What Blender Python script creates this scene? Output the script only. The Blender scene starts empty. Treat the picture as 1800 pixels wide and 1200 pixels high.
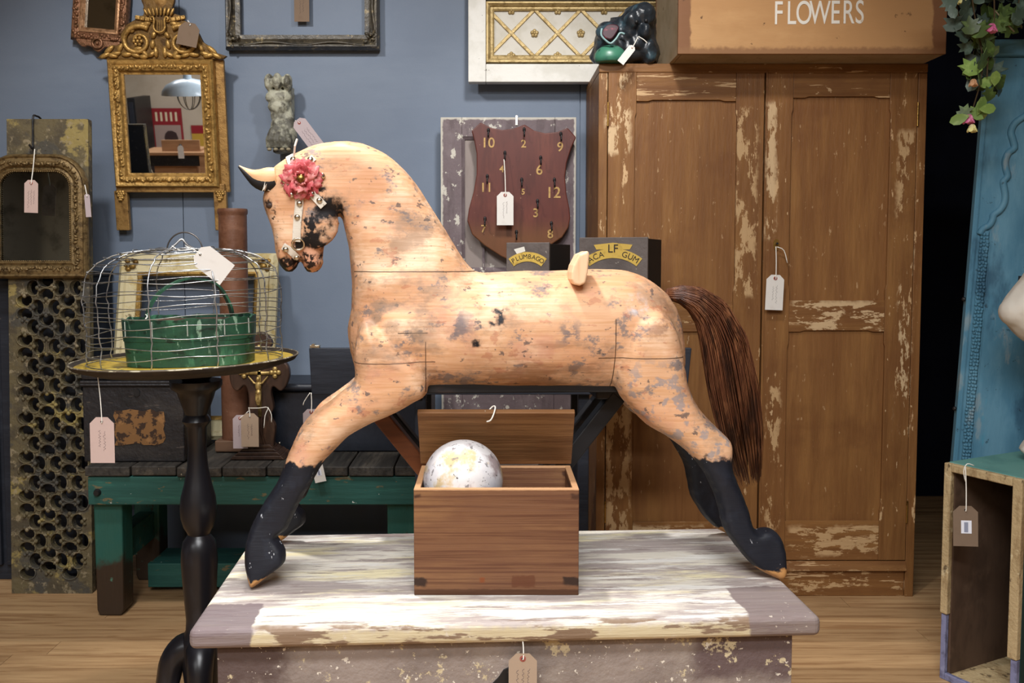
import bpy, bmesh, math, random
import numpy as np
from mathutils import Vector, Matrix, Euler, noise as mnoise
from mathutils.geometry import delaunay_2d_cdt
from mathutils.bvhtree import BVHTree
random.seed(7)
R = math.radians
scene = bpy.context.scene
col = scene.collection

# ------------------------------------------------------------------ camera
FPX, CX, CY = 1600.0, 865.0, 545.0
CAMZ = 1.2
PITCH = math.atan(95 / FPX)
cam_d = bpy.data.cameras.new('camera')
cam = bpy.data.objects.new('camera', cam_d)
col.objects.link(cam)
cam.location = (0, 0, CAMZ)
cam.rotation_euler = (math.pi / 2 - PITCH, 0, 0)
cam_d.sensor_width = 36
cam_d.lens = FPX * 36 / 1800
cam_d.shift_x = (900 - CX) / 1800
cam_d.shift_y = -(600 - CY) / 1800
cam_d.clip_start = 0.05
scene.camera = cam

# ------------------------------------------------------------------ world, lamps, exposure
scene.view_settings.view_transform = 'Standard'
scene.view_settings.look = 'None'
scene.view_settings.gamma = 1
scene.view_settings.exposure = 0.12
world = bpy.data.worlds.new('world')
scene.world = world
world.use_nodes = True
world.node_tree.nodes['Background'].inputs[0].default_value = (0.75, 0.85, 1, 1)
world.node_tree.nodes['Background'].inputs[1].default_value = 0.05

def spot(loc, target, power, color=(1, 0.975, 0.95), angle=80, blend=0.7, radius=0.07):
    d = bpy.data.lights.new('ceiling_spot_light', 'SPOT')
    d.energy = power; d.color = color; d.spot_size = R(angle); d.spot_blend = blend
    d.shadow_soft_size = radius
    o = bpy.data.objects.new('ceiling_spot_light', d)
    col.objects.link(o)
    o.location = loc
    o.rotation_euler = (Vector(target) - Vector(loc)).to_track_quat('-Z', 'Y').to_euler()
    return o

def area(loc, sx, sy, power, color=(0.97, 0.985, 1.0), rot=(0, 0, 0)):
    d = bpy.data.lights.new('ceiling_fill_light', 'AREA')
    d.shape = 'RECTANGLE'; d.size = sx; d.size_y = sy; d.energy = power; d.color = color
    o = bpy.data.objects.new('ceiling_fill_light', d)
    col.objects.link(o)
    o.location = loc; o.rotation_euler = rot
    return o

SPOTS = [((-0.4, 1.98, 2.74), (-0.08, 1.84, 0.9), 150, 74),
         ((0.3, 1.9, 2.7), (0.5, 3.1, 1.3), 55, 75),
         ((-1.15, 2.0, 2.7), (-0.95, 3.5, 1.2), 75, 90),
         ((0.15, 2.1, 2.7), (-0.2, 3.5, 1.5), 45, 70)]
for a_, b_, p_, an_ in SPOTS:
    spot(a_, b_, p_, angle=an_)
area((-0.2, 0.1, 2.84), 1.6, 0.4, 80)
area((0.0, -1.2, 2.84), 1.6, 0.4, 88)
area((-2.8, -2.4, 2.84), 2.0, 0.5, 70)  # unseen fitting added to brighten the room reflected in the mirror

# ------------------------------------------------------------------ pixel to place helpers
_cp, _sp = math.cos(PITCH), math.sin(PITCH)
CAM = Vector((0, 0, CAMZ))
def ray(px, py):
    a = (px - CX) / FPX; b = -(py - CY) / FPX
    return Vector((a, _cp + b * _sp, -_sp + b * _cp))
def P(px, py, Y):
    d = ray(px, py); return CAM + d * (Y / d.y)
def F(px, py, z):
    d = ray(px, py); return CAM + d * ((z - CAMZ) / d.z)
def PL(px, py, M, yl=0.0):
    """pixel -> point, in the frame M, on its local plane y = yl"""
    Mi = M.inverted()
    o = Mi @ CAM; d = Mi.to_3x3() @ ray(px, py)
    return o + d * ((yl - o.y) / d.y)
def T(x, y=None, z=None):
    return Matrix.Translation(Vector(x) if y is None else Vector((x, y, z)))
def RX(a): return Matrix.Rotation(R(a), 4, 'X')
def RY(a): return Matrix.Rotation(R(a), 4, 'Y')
def RZ(a): return Matrix.Rotation(R(a), 4, 'Z')

# ------------------------------------------------------------------ scene graph helpers
WM = {}
def setp(o, label=None, cat=None, group=None, kind=None):
    if label: o['label'] = label
    if cat: o['category'] = cat
    if group: o['group'] = group
    if kind: o['kind'] = kind
    return o
def thing(name, label, cat, M, group=None, kind=None):
    o = bpy.data.objects.new(name, None)
    col.objects.link(o)
    o.empty_display_size = 0.05
    o.matrix_world = M
    WM[o.name] = M.copy()
    return setp(o, label, cat, group, kind)

class MB:
    """collects geometry; build() links it as one mesh object"""
    def __init__(s): s.v = []; s.f = []
    def add(s, vs, fs, m=None):
        k = len(s.v)
        s.v += [tuple(m @ Vector(p)) for p in vs] if m else [tuple(p) for p in vs]
        s.f += [tuple(i + k for i in f) for f in fs]
        return s
    def box(s, x0, x1, y0, y1, z0, z1, m=None):
        return s.add([(x0, y0, z0), (x1, y0, z0), (x1, y1, z0), (x0, y1, z0), (x0, y0, z1), (x1, y0, z1), (x1, y1, z1), (x0, y1, z1)],
                     [(0, 3, 2, 1), (4, 5, 6, 7), (0, 1, 5, 4), (1, 2, 6, 5), (2, 3, 7, 6), (3, 0, 4, 7)], m)
    def prism(s, poly, a, b, axis='y', m=None):
        n = len(poly)
        f = {'y': lambda p, h: (p[0], h, p[1]), 'z': lambda p, h: (p[0], p[1], h), 'x': lambda p, h: (h, p[0], p[1])}[axis]
        vs = [f(p, a) for p in poly] + [f(p, b) for p in poly]
        fs = [tuple(range(n)), tuple(range(2 * n - 1, n - 1, -1))] + [(i, (i + 1) % n, n + (i + 1) % n, n + i) for i in range(n)]
        return s.add(vs, fs, m)
    def tube(s, pts, r, n=8, closed=False, m=None, flat=None):
        pts = [Vector(p) for p in pts]; N = len(pts)
        rr = r if isinstance(r, (list, tuple)) else [r] * N
        tans = []
        for i in range(N):
            a = pts[(i - 1) % N] if (closed or i > 0) else pts[i]
            b = pts[(i + 1) % N] if (closed or i < N - 1) else pts[i]
            t = (b - a)
            tans.append(t.normalized() if t.length > 1e-9 else Vector((0, 0, 1)))
        u = tans[0].orthogonal().normalized()
        vs = []; fs = []
        for i in range(N):
            t = tans[i]
            u = u - t * u.dot(t)
            u = u.normalized() if u.length > 1e-6 else t.orthogonal().normalized()
            w = t.cross(u)
            for k in range(n):
                a = 2 * math.pi * k / n
                vs.append(pts[i] + (u * math.cos(a) + w * math.sin(a)) * rr[i])
        for i in range(N if closed else N - 1):
            j = (i + 1) % N
            for k in range(n):
                fs.append((i * n + k, i * n + (k + 1) % n, j * n + (k + 1) % n, j * n + k))
        if not closed:
            fs += [tuple(range(n - 1, -1, -1)), tuple((N - 1) * n + k for k in range(n))]
        return s.add(vs, fs, m)
    def lathe(s, prof, n=28, m=None, c=(0, 0, 0)):
        vs = []; fs = []; N = len(prof)
        for r, z in prof:
            for k in range(n):
                a = 2 * math.pi * k / n
                vs.append((c[0] + max(r, 1e-4) * math.cos(a), c[1] + max(r, 1e-4) * math.sin(a), c[2] + z))
        for i in range(N - 1):
            for k in range(n):
                fs.append((i * n + k, i * n + (k + 1) % n, (i + 1) * n + (k + 1) % n, (i + 1) * n + k))
        fs += [tuple(range(n - 1, -1, -1)), tuple((N - 1) * n + k for k in range(n))]
        return s.add(vs, fs, m)
    def ell(s, c, r, n=10, m=None, rot=None):
        if not isinstance(r, (tuple, list)): r = (r, r, r)
        h = max(4, n // 2 + 1); vs = []; fs = []
        for i in range(1, h):
            th = math.pi * i / h
            for k in range(n):
                a = 2 * math.pi * k / n
                vs.append(Vector((r[0] * math.sin(th) * math.cos(a), r[1] * math.sin(th) * math.sin(a), r[2] * math.cos(th))))
        t = len(vs); vs += [Vector((0, 0, r[2])), Vector((0, 0, -r[2]))]
        for i in range(h - 2):
            for k in range(n):
                fs.append((i * n + k, (i + 1) * n + k, (i + 1) * n + (k + 1) % n, i * n + (k + 1) % n))
        for k in range(n):
            fs.append((t, k, (k + 1) % n)); fs.append((t + 1, (h - 2) * n + (k + 1) % n, (h - 2) * n + k))
        if rot: vs = [rot @ p for p in vs]
        return s.add([p + Vector(c) for p in vs], fs, m)
    def bar(s, a, b, w, h, m=None, up=(0, 0, 1)):
        """square bar from a to b, w across, h along up"""
        a = Vector(a); b = Vector(b); t = (b - a).normalized()
        u = Vector(up); x = t.cross(u)
        if x.length < 1e-5: x = t.orthogonal()
        x.normalize(); u = x.cross(t)
        vs = []
        for p in (a, b):
            vs += [p - x * w / 2 - u * h / 2, p + x * w / 2 - u * h / 2, p + x * w / 2 + u * h / 2, p - x * w / 2 + u * h / 2]
        return s.add(vs, [(0, 1, 2, 3), (7, 6, 5, 4), (0, 4, 5, 1), (1, 5, 6, 2), (2, 6, 7, 3), (3, 7, 4, 0)], m)
    def frame(s, path, prof, m=None):
        """moulding prof [(outward, towards viewer)] swept round the closed path [(x, z)] (counter-clockwise)"""
        N = len(path); K = len(prof); vs = []; fs = []
        for i in range(N):
            p = Vector(path[i]); a = Vector(path[i - 1]); b = Vector(path[(i + 1) % N])
            d1 = (p - a).normalized(); d2 = (b - p).normalized()
            n1 = Vector((d1.y, -d1.x)); n2 = Vector((d2.y, -d2.x))
            mi = (n1 + n2); mi = mi / max(0.3, (1 + n1.dot(n2)))
            for o, h in prof:
                q = p + mi * o
                vs.append((q.x, -h, q.y))
        for i in range(N):
            j = (i + 1) % N
            for k in range(K):
                l = (k + 1) % K
                fs.append((i * K + k, i * K + l, j * K + l, j * K + k))
        return s.add(vs, fs, m)
    def mesh(s, name, smooth=None):
        me = bpy.data.meshes.new(name)
        me.from_pydata(s.v, [], s.f)
        bm = bmesh.new(); bm.from_mesh(me)
        bmesh.ops.recalc_face_normals(bm, faces=bm.faces)
        bm.to_mesh(me); bm.free()
        if smooth:
            for p in me.polygons: p.use_smooth = True
            if smooth < 180: me.set_sharp_from_angle(angle=R(smooth))
        me.update()
        return me
    def build(s, name, mt, parent=None, smooth=None, bevel=0, seg=2, world=False):
        if parent is not None and world:
            mi = WM[parent.name].inverted()
            s.v = [tuple(mi @ Vector(p)) for p in s.v]
        me = s.mesh(name, smooth)
        return put(name, me, mt, parent, bevel, seg)

def put(name, me, mt, parent=None, bevel=0, seg=2, M=None):
    o = bpy.data.objects.new(name, me)
    col.objects.link(o)
    if mt and not me.materials: me.materials.append(mt)
    if parent is not None:
        o.parent = parent
        WM[o.name] = WM[parent.name]
    if M is not None:
        o.matrix_basis = M
        WM[o.name] = (WM[parent.name] @ M) if parent is not None else M.copy()
    if bevel:
        b = o.modifiers.new('bevel', 'BEVEL')
        b.width = bevel; b.segments = seg; b.limit_method = 'ANGLE'; b.angle_limit = R(40)
    return o

def evaluated(o):
    dg = bpy.context.evaluated_depsgraph_get()
    return bpy.data.meshes.new_from_object(o.evaluated_get(dg))

def remesh(mb, voxel, smooth_it=4, fac=0.5):
    me = mb.mesh('tmp')
    o = bpy.data.objects.new('tmp', me); col.objects.link(o)
    r = o.modifiers.new('r', 'REMESH'); r.mode = 'VOXEL'; r.voxel_size = voxel
    if smooth_it:
        sm = o.modifiers.new('s', 'SMOOTH'); sm.iterations = smooth_it; sm.factor = fac
    out = evaluated(o)
    bpy.data.objects.remove(o)
    for p in out.polygons: p.use_smooth = True
    return out

def lump(me, amp, scale, seed=0):
    """small uneven relief along the normals (hand-made, worn surfaces)"""
    me.update()
    nn = [v.normal.copy() for v in me.vertices]
    for v, n_ in zip(me.vertices, nn):
        v.co += n_ * (mnoise.noise(v.co * scale + Vector((seed, seed, seed))) * amp)
    return me

def smoothpoly(pts, sub=4, closed=True):
    """Catmull-Rom through the points"""
    pts = [Vector(p) for p in pts]; N = len(pts); out = []
    rng = range(N) if closed else range(N - 1)
    for i in rng:
        p0 = pts[(i - 1) % N] if closed or i > 0 else pts[i]
        p1 = pts[i]; p2 = pts[(i + 1) % N]
        p3 = pts[(i + 2) % N] if closed or i + 2 < N else pts[(i + 1) % N]
        for k in range(sub):
            t = k / sub
            out.append(0.5 * ((2 * p1) + (p2 - p0) * t + (2 * p0 - 5 * p1 + 4 * p2 - p3) * t * t + (3 * p1 - p0 - 3 * p2 + p3) * t ** 3))
    if not closed: out.append(pts[-1])
    return out

def resample(poly, step):
    out = []; N = len(poly)
    for i in range(N):
        a = Vector(poly[i]); b = Vector(poly[(i + 1) % N])
        n = max(1, int((b - a).length / step + 0.5))
        for k in range(n): out.append(a.lerp(b, k / n))
    return out

def pt_in(poly, x, y):
    """even-odd test, arrays x and y"""
    p = np.array([(q[0], q[1]) for q in poly]); q = np.roll(p, -1, 0)
    ins = np.zeros(len(x), bool)
    for (x0, y0), (x1, y1) in zip(p, q):
        c = ((y0 > y) != (y1 > y))
        if abs(y1 - y0) > 1e-12:
            ins ^= c & (x < (x1 - x0) * (y - y0) / (y1 - y0) + x0)
    return ins

def dist_to(poly, x, y):
    p = np.array([(q[0], q[1]) for q in poly]); q = np.roll(p, -1, 0)
    d = np.full(len(x), 1e9)
    for (ax, ay), (bx, by) in zip(p, q):
        ex, ey = bx - ax, by - ay; L = ex * ex + ey * ey + 1e-15
        t = np.clip(((x - ax) * ex + (y - ay) * ey) / L, 0, 1)
        d = np.minimum(d, np.hypot(x - ax - t * ex, y - ay - t * ey))
    return d

def pillow(mb, poly, Tf, Rf, vf, step=0.009, flip=1):
    """a rounded solid whose side outline is poly [(u, z)]; half thickness Tf(u,z) reached Rf(u,z) in from the edge, centred on v = vf(u,z)"""
    poly = resample(poly, step)
    xs = [p[0] for p in poly]; zs = [p[1] for p in poly]
    gx, gz = np.meshgrid(np.arange(min(xs), max(xs), step), np.arange(min(zs), max(zs), step))
    gx = gx.ravel(); gz = gz.ravel()
    ins = pt_in(poly, gx, gz); gx = gx[ins]; gz = gz[ins]
    dd = dist_to(poly, gx, gz)
    k = dd > step * 0.45; gx = gx[k]; gz = gz[k]; dd = dd[k]
    nb = len(poly)
    pts = [Vector((p[0], p[1])) for p in poly] + [Vector((float(a), float(b))) for a, b in zip(gx, gz)]
    edges = [(i, (i + 1) % nb) for i in range(nb)]
    V, E, Fc, ov, oe, of = delaunay_2d_cdt(pts, edges, [], 1, 1e-7)
    X = np.array([p[0] for p in V]); Z = np.array([p[1] for p in V])
    D = dist_to(poly, X, Z)
    vs = []; idx = []
    for x, z, d in zip(X, Z, D):
        t_ = Tf(x, z); r_ = Rf(x, z); q = min(1.0, d / r_)
        w = t_ * math.sqrt(max(0.0, 1 - (1 - q) ** 2))
        c = vf(x, z) * flip
        if d < 1e-5:
            idx.append((len(vs), len(vs))); vs.append((x, c, z))
        else:
            idx.append((len(vs), len(vs) + 1)); vs.append((x, c - w, z)); vs.append((x, c + w, z))
    fs = []
    for f in Fc:
        fs.append(tuple(idx[i][0] for i in f)); fs.append(tuple(idx[i][1] for i in reversed(f)))
    mb.add(vs, fs)

def plate(mb, outer, holes, y0, y1, m=None, rim=0.0):
    """flat plate in (x, z) with real holes, from y0 (front) to y1"""
    pts = []; edges = []
    for lp in [outer] + holes:
        k = len(pts); n = len(lp)
        pts += [Vector((p[0], p[1])) for p in lp]
        edges += [(k + i, k + (i + 1) % n) for i in range(n)]
    V, E, Fc, ov, oe, of = delaunay_2d_cdt(pts, edges, [], 1, 1e-7)
    cx = np.array([sum(V[i][0] for i in f) / len(f) for f in Fc]); cz = np.array([sum(V[i][1] for i in f) / len(f) for f in Fc])
    keep = np.ones(len(Fc), bool)
    for h in holes: keep &= ~pt_in(h, cx, cz)
    n = len(V)
    vs = [(p[0], y0, p[1]) for p in V] + [(p[0], y1, p[1]) for p in V]
    fs = []; cnt = {}
    for f, k in zip(Fc, keep):
        if not k: continue
        fs.append(tuple(f)); fs.append(tuple(n + i for i in reversed(f)))
        for a, b in zip(f, list(f[1:]) + [f[0]]):
            cnt[(a, b)] = 1
    for (a, b) in list(cnt):
        if (b, a) not in cnt: fs.append((a, n + a, n + b, b))
    mb.add(vs, fs, m)

# ------------------------------------------------------------------ materials
def lin(c):
    if isinstance(c, str): c = tuple(int(c[i:i + 2], 16) for i in (0, 2, 4))
    return tuple(((x / 255) / 12.92 if x / 255 <= 0.04045 else ((x / 255 + 0.055) / 1.055) ** 2.4) for x in c) + (1,)

class NT:
    def __init__(s, name):
        s.m = bpy.data.materials.new(name); s.m.use_nodes = True
        s.t = s.m.node_tree; s.b = s.t.nodes['Principled BSDF']
    def n(s, ty, **kw):
        nd = s.t.nodes.new('ShaderNode' + ty)
        for k, v in kw.items(): setattr(nd, k, v)
        return nd
    def l(s, a, b): s.t.links.new(a, b)
    def math(s, op, a, b=None):
        nd = s.n('Math', operation=op)
        for i, x in enumerate((a, b)):
            if x is None: continue
            if isinstance(x, (int, float)): nd.inputs[i].default_value = x
            else: s.l(x, nd.inputs[i])
        return nd.outputs[0]
    def ramp(s, x, lo, hi, smooth=True):
        nd = s.n('MapRange'); nd.interpolation_type = 'SMOOTHSTEP' if smooth else 'LINEAR'
        s.l(x, nd.inputs['Value'])
        nd.inputs['From Min'].default_value = lo; nd.inputs['From Max'].default_value = hi
        return nd.outputs[0]

def mat(name, base, layers=(), rough=0.6, spec=0.3, metal=0.0, bump=None, rnd=False, rvar=0.0, coat=0):
    """base colour, then layers of dicts mixed on top: c colour, s noise scale (xyz), lo/hi threshold, a strength, box = limits in the thing's own metres"""
    g = NT(name)
    tc = g.n('TexCoord').outputs['Object']
    oi = None
    if rnd:
        oi = g.n('ObjectInfo').outputs['Random']
        ml = g.math('MULTIPLY', oi, 53.0)
        va = g.n('VectorMath', operation='ADD'); g.l(tc, va.inputs[0]); g.l(ml, va.inputs[1]); tcn = va.outputs[0]
    else: tcn = tc
    rgb = g.n('RGB'); rgb.outputs[0].default_value = lin(base); cur = rgb.outputs[0]
    seed = [0]
    def noise(sc, det=5, dist=0.0, seed_=None, rg=0.6, ty='n'):
        mp = g.n('Mapping'); g.l(tcn, mp.inputs[0])
        mp.inputs['Scale'].default_value = sc if isinstance(sc, (tuple, list)) else (sc, sc, sc)
        seed[0] += 1
        mp.inputs['Location'].default_value = (seed[0] * 3.7 + (seed_ or 0), seed[0] * 1.9, seed[0] * 7.1)
        if ty == 'v':
            nd = g.n('TexVoronoi'); g.l(mp.outputs[0], nd.inputs['Vector']); nd.inputs['Scale'].default_value = 1
            return nd.outputs['Distance']
        nd = g.n('TexNoise'); g.l(mp.outputs[0], nd.inputs['Vector'])
        nd.inputs['Scale'].default_value = 1; nd.inputs['Detail'].default_value = det
        nd.inputs['Roughness'].default_value = rg; nd.inputs['Distortion'].default_value = dist
        return nd.outputs[0]
    for L in layers:
        if L.get('s') is not None:
            f = noise(L['s'], L.get('d', 5), L.get('dist', 0), L.get('seed'), L.get('rg', 0.6), L.get('ty', 'n'))
            f = g.ramp(f, L.get('lo', 0.5), L.get('hi', 0.6))
        else: f = None
        if 'box' in L:
            sp = g.n('SeparateXYZ')
            if L.get('jit'):
                j = L['jit']; nz = g.n('TexNoise'); g.l(tcn, nz.inputs['Vector'])
                nz.inputs['Scale'].default_value = L.get('js', 60); nz.inputs['Detail'].default_value = 4
                v1 = g.n('VectorMath', operation='SUBTRACT'); g.l(nz.outputs['Color'], v1.inputs[0]); v1.inputs[1].default_value = (0.5, 0.5, 0.5)
                v2 = g.n('VectorMath', operation='SCALE'); g.l(v1.outputs[0], v2.inputs[0]); v2.inputs['Scale'].default_value = j * 2
                v3 = g.n('VectorMath', operation='ADD'); g.l(v2.outputs[0], v3.inputs[0]); g.l(tc, v3.inputs[1])
                g.l(v3.outputs[0], sp.inputs[0])
            else: g.l(tc, sp.inputs[0])
            e = L.get('e', 0.002); tot = None
            for ax, lim in enumerate(L['box']):
                if lim is None: continue
                lo_, hi_ = lim
                for val, sg in ((lo_, 1), (hi_, -1)):
                    if val is None: continue
                    q = g.ramp(sp.outputs[ax], val - e, val + e)
                    if sg < 0: q = g.math('SUBTRACT', 1.0, q)
                    tot = q if tot is None else g.math('MULTIPLY', tot, q)
            if L.get('inv'): tot = g.math('SUBTRACT', 1.0, tot)
            f = tot if f is None else g.math('MULTIPLY', f, tot)
        if L.get('a', 1) != 1: f = g.math('MULTIPLY', f, L['a'])
        mx = g.n('Mix', data_type='RGBA')
        mx.blend_type = L.get('bm', 'MIX')
        g.l(f, mx.inputs[0]); g.l(cur, mx.inputs[6]); mx.inputs[7].default_value = lin(L['c'])
        cur = mx.outputs[2]
    if rvar and rnd:
        hs = g.n('HueSaturation'); g.l(cur, hs.inputs['Color'])
        g.l(g.math('ADD', g.math('MULTIPLY', oi, rvar * 2), 1 - rvar), hs.inputs['Value']); cur = hs.outputs[0]
    g.l(cur, g.b.inputs['Base Color'])
    g.b.inputs['Roughness'].default_value = rough
    g.b.inputs['Specular IOR Level'].default_value = spec
    g.b.inputs['Metallic'].default_value = metal
    if coat:
        g.b.inputs['Coat Weight'].default_value = coat; g.b.inputs['Coat Roughness'].default_value = 0.25
    if bump:
        sc, st = bump
        bp = g.n('Bump'); bp.inputs['Strength'].default_value = st; bp.inputs['Distance'].default_value = 0.01
        g.l(noise(sc, 4), bp.inputs['Height']); g.l(bp.outputs[0], g.b.inputs['Normal'])
    return g.m

def grain(dark, sx, sy, sz, a=0.6, lo=0.42, hi=0.66):
    return dict(c=dark, s=(sx, sy, sz), d=6, lo=lo, hi=hi, a=a, dist=0.15)

WHITE_STRING = mat('cotton_string', 'e8e4da', rough=0.9)
INK = mat('grey_ink', '6a5f62', rough=0.9)
BLACKM = mat('black_iron', '1a1a1c', [dict(c='3a3836', s=60, lo=.55, hi=.7)], rough=0.45, spec=.4)
BRASS = mat('aged_brass', 'b08a4a', [dict(c='6d5228', s=40, lo=.5, hi=.65)], rough=0.35, metal=0.9)
NICKEL = mat('nickel_stud', 'cfc6b4', rough=0.28, metal=1.0)
MIRROR = mat('mirror_glass', 'e4e6e8', [dict(c='a8acb0', s=9, lo=.6, hi=.8, a=.4)], rough=0.015, metal=1.0)
OLDMIRROR = mat('foxed_mirror_glass', '8f9490', [dict(c='4a4c48', s=14, lo=.45, hi=.75, a=.7)], rough=0.05, metal=1.0)
def gilt(name, c, d, sc=45, rough=.42, metal=.55):
    return mat(name, c, [dict(c=d, s=sc, lo=.45, hi=.66, d=6), dict(c='3d2c14', s=sc * 2.2, lo=.6, hi=.72, a=.7)], rough=rough, metal=metal, bump=(sc * 3, .25))
# ================================================================== the room
WALLY = 3.6
FLOORW = mat('oak_floorboard', 'b39068', [grain('876240', 3, 45, 20, .75), dict(c='cba87c', s=(2, 30, 9), lo=.5, hi=.7, a=.6),
             dict(c='7a5229', s=(8, 60, 9), lo=.62, hi=.7, a=.5)], rough=.38, spec=.35, rnd=True, rvar=.13, bump=((6, 120, 20), .06))
FLOORB = mat('floor_base', '4a331c', rough=.7)
floor = put('floor', MB().box(-5.4, 3.2, -4.4, 4.8, -0.06, -0.012).mesh('floor'), FLOORB)
setp(floor, 'warm oak strip floorboards of the shop', 'floor', kind='structure'); WM[floor.name] = Matrix()
PW = 0.092
rest = MB()
for j in range(100):
    y0 = -4.4 + j * PW
    if y0 + PW > 4.8: break
    x = -5.4 - random.random() * 1.2
    while x < 3.2:
        L = random.uniform(1.1, 2.1)
        a, b = max(x, -5.4), min(x + L, 3.2)
        if b - a > 0.02:
            if 1.7 < y0 < 4.1 and a < 2.2 and b > -2.3:
                me = MB().box(0, b - a - 0.0015, 0, PW - 0.0018, -0.014, 0).mesh('floorboard')
                o = put('floorboard', me, FLOORW, floor, M=T(a, y0, 0))
            else: rest.box(a, b - 0.0015, y0, y0 + PW - 0.0018, -0.014, 0)
        x += L
o = rest.build('floorboards_beyond', FLOORW, floor); o['kind'] = 'stuff'

WALLP = mat('blue_grey_wall_paint', '6f7b8c', [dict(c='667284', s=3, lo=.4, hi=.7, a=.6), dict(c='7c8898', s=(1.2, 1, 6), lo=.5, hi=.75, a=.35)],
            rough=.55, spec=.25, bump=(160, .05))
NAVYW = mat('shade_navy_wall_paint', '141722', [dict(c='1c2030', s=3, lo=.4, hi=.7, a=.5)], rough=.8, spec=.1)  # near-black colour stands in for the shade beside the wardrobe
CREAMW = mat('cream_wall_paint', 'b9ab98', [dict(c='a89a86', s=2, lo=.4, hi=.7)], rough=.8)
def wallbox(name, mt, b, label):
    o = put(name, MB().box(*b).mesh(name), mt); WM[o.name] = Matrix()
    return setp(o, label, 'wall', kind='structure')
RH = 2.9
wb = wallbox('wall_back', WALLP, (-5.3, 1.42, WALLY + .012, WALLY + .1, 0, RH), 'blue-grey painted board wall behind the antiques')
seams = [-5.3, P(322, 370, WALLY).x - 2.44, P(322, 370, WALLY).x - 1.22, P(322, 370, WALLY).x, P(1019, 300, WALLY).x, 1.42]
for a, b in zip(seams, seams[1:]):
    put('wall_board', MB().box(0, b - a - .003, 0, .0125, 0, RH).mesh('wall_board'), WALLP, wb, M=T(a + .0015, WALLY, 0))
wallbox('wall_added_alcove', NAVYW, (1.42, 3.2, 4.5, 4.6, 0, RH), 'near-black navy alcove wall standing in for shade beside the wardrobe')  # alcove put in where the wall falls into shade
wallbox('wall_added_alcove_side', NAVYW, (1.36, 1.42, WALLY + .1, 4.5, 0, RH), 'navy return wall of the added alcove behind the wardrobe')
wallbox('wall_left', mat('taupe_side_wall_paint', '6f675e', rough=.8), (-5.4, -5.3, -4.4, WALLY + .1, 0, RH), 'dark side wall left of the pierced panel')
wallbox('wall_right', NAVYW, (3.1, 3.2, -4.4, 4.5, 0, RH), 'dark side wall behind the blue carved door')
wallbox('wall_front', CREAMW, (-5.3, 3.1, -4.4, -4.3, 0, RH), 'cream far wall seen in the gilt mirror')
ce = put('ceiling', MB().box(-5.4, 3.2, -4.4, 4.6, RH, RH + .08).mesh('ceiling'), mat('ceiling_paint', 'a59c92', rough=.9))
setp(ce, 'off-white shop ceiling seen in the gilt mirror', 'ceiling', kind='structure')

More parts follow.
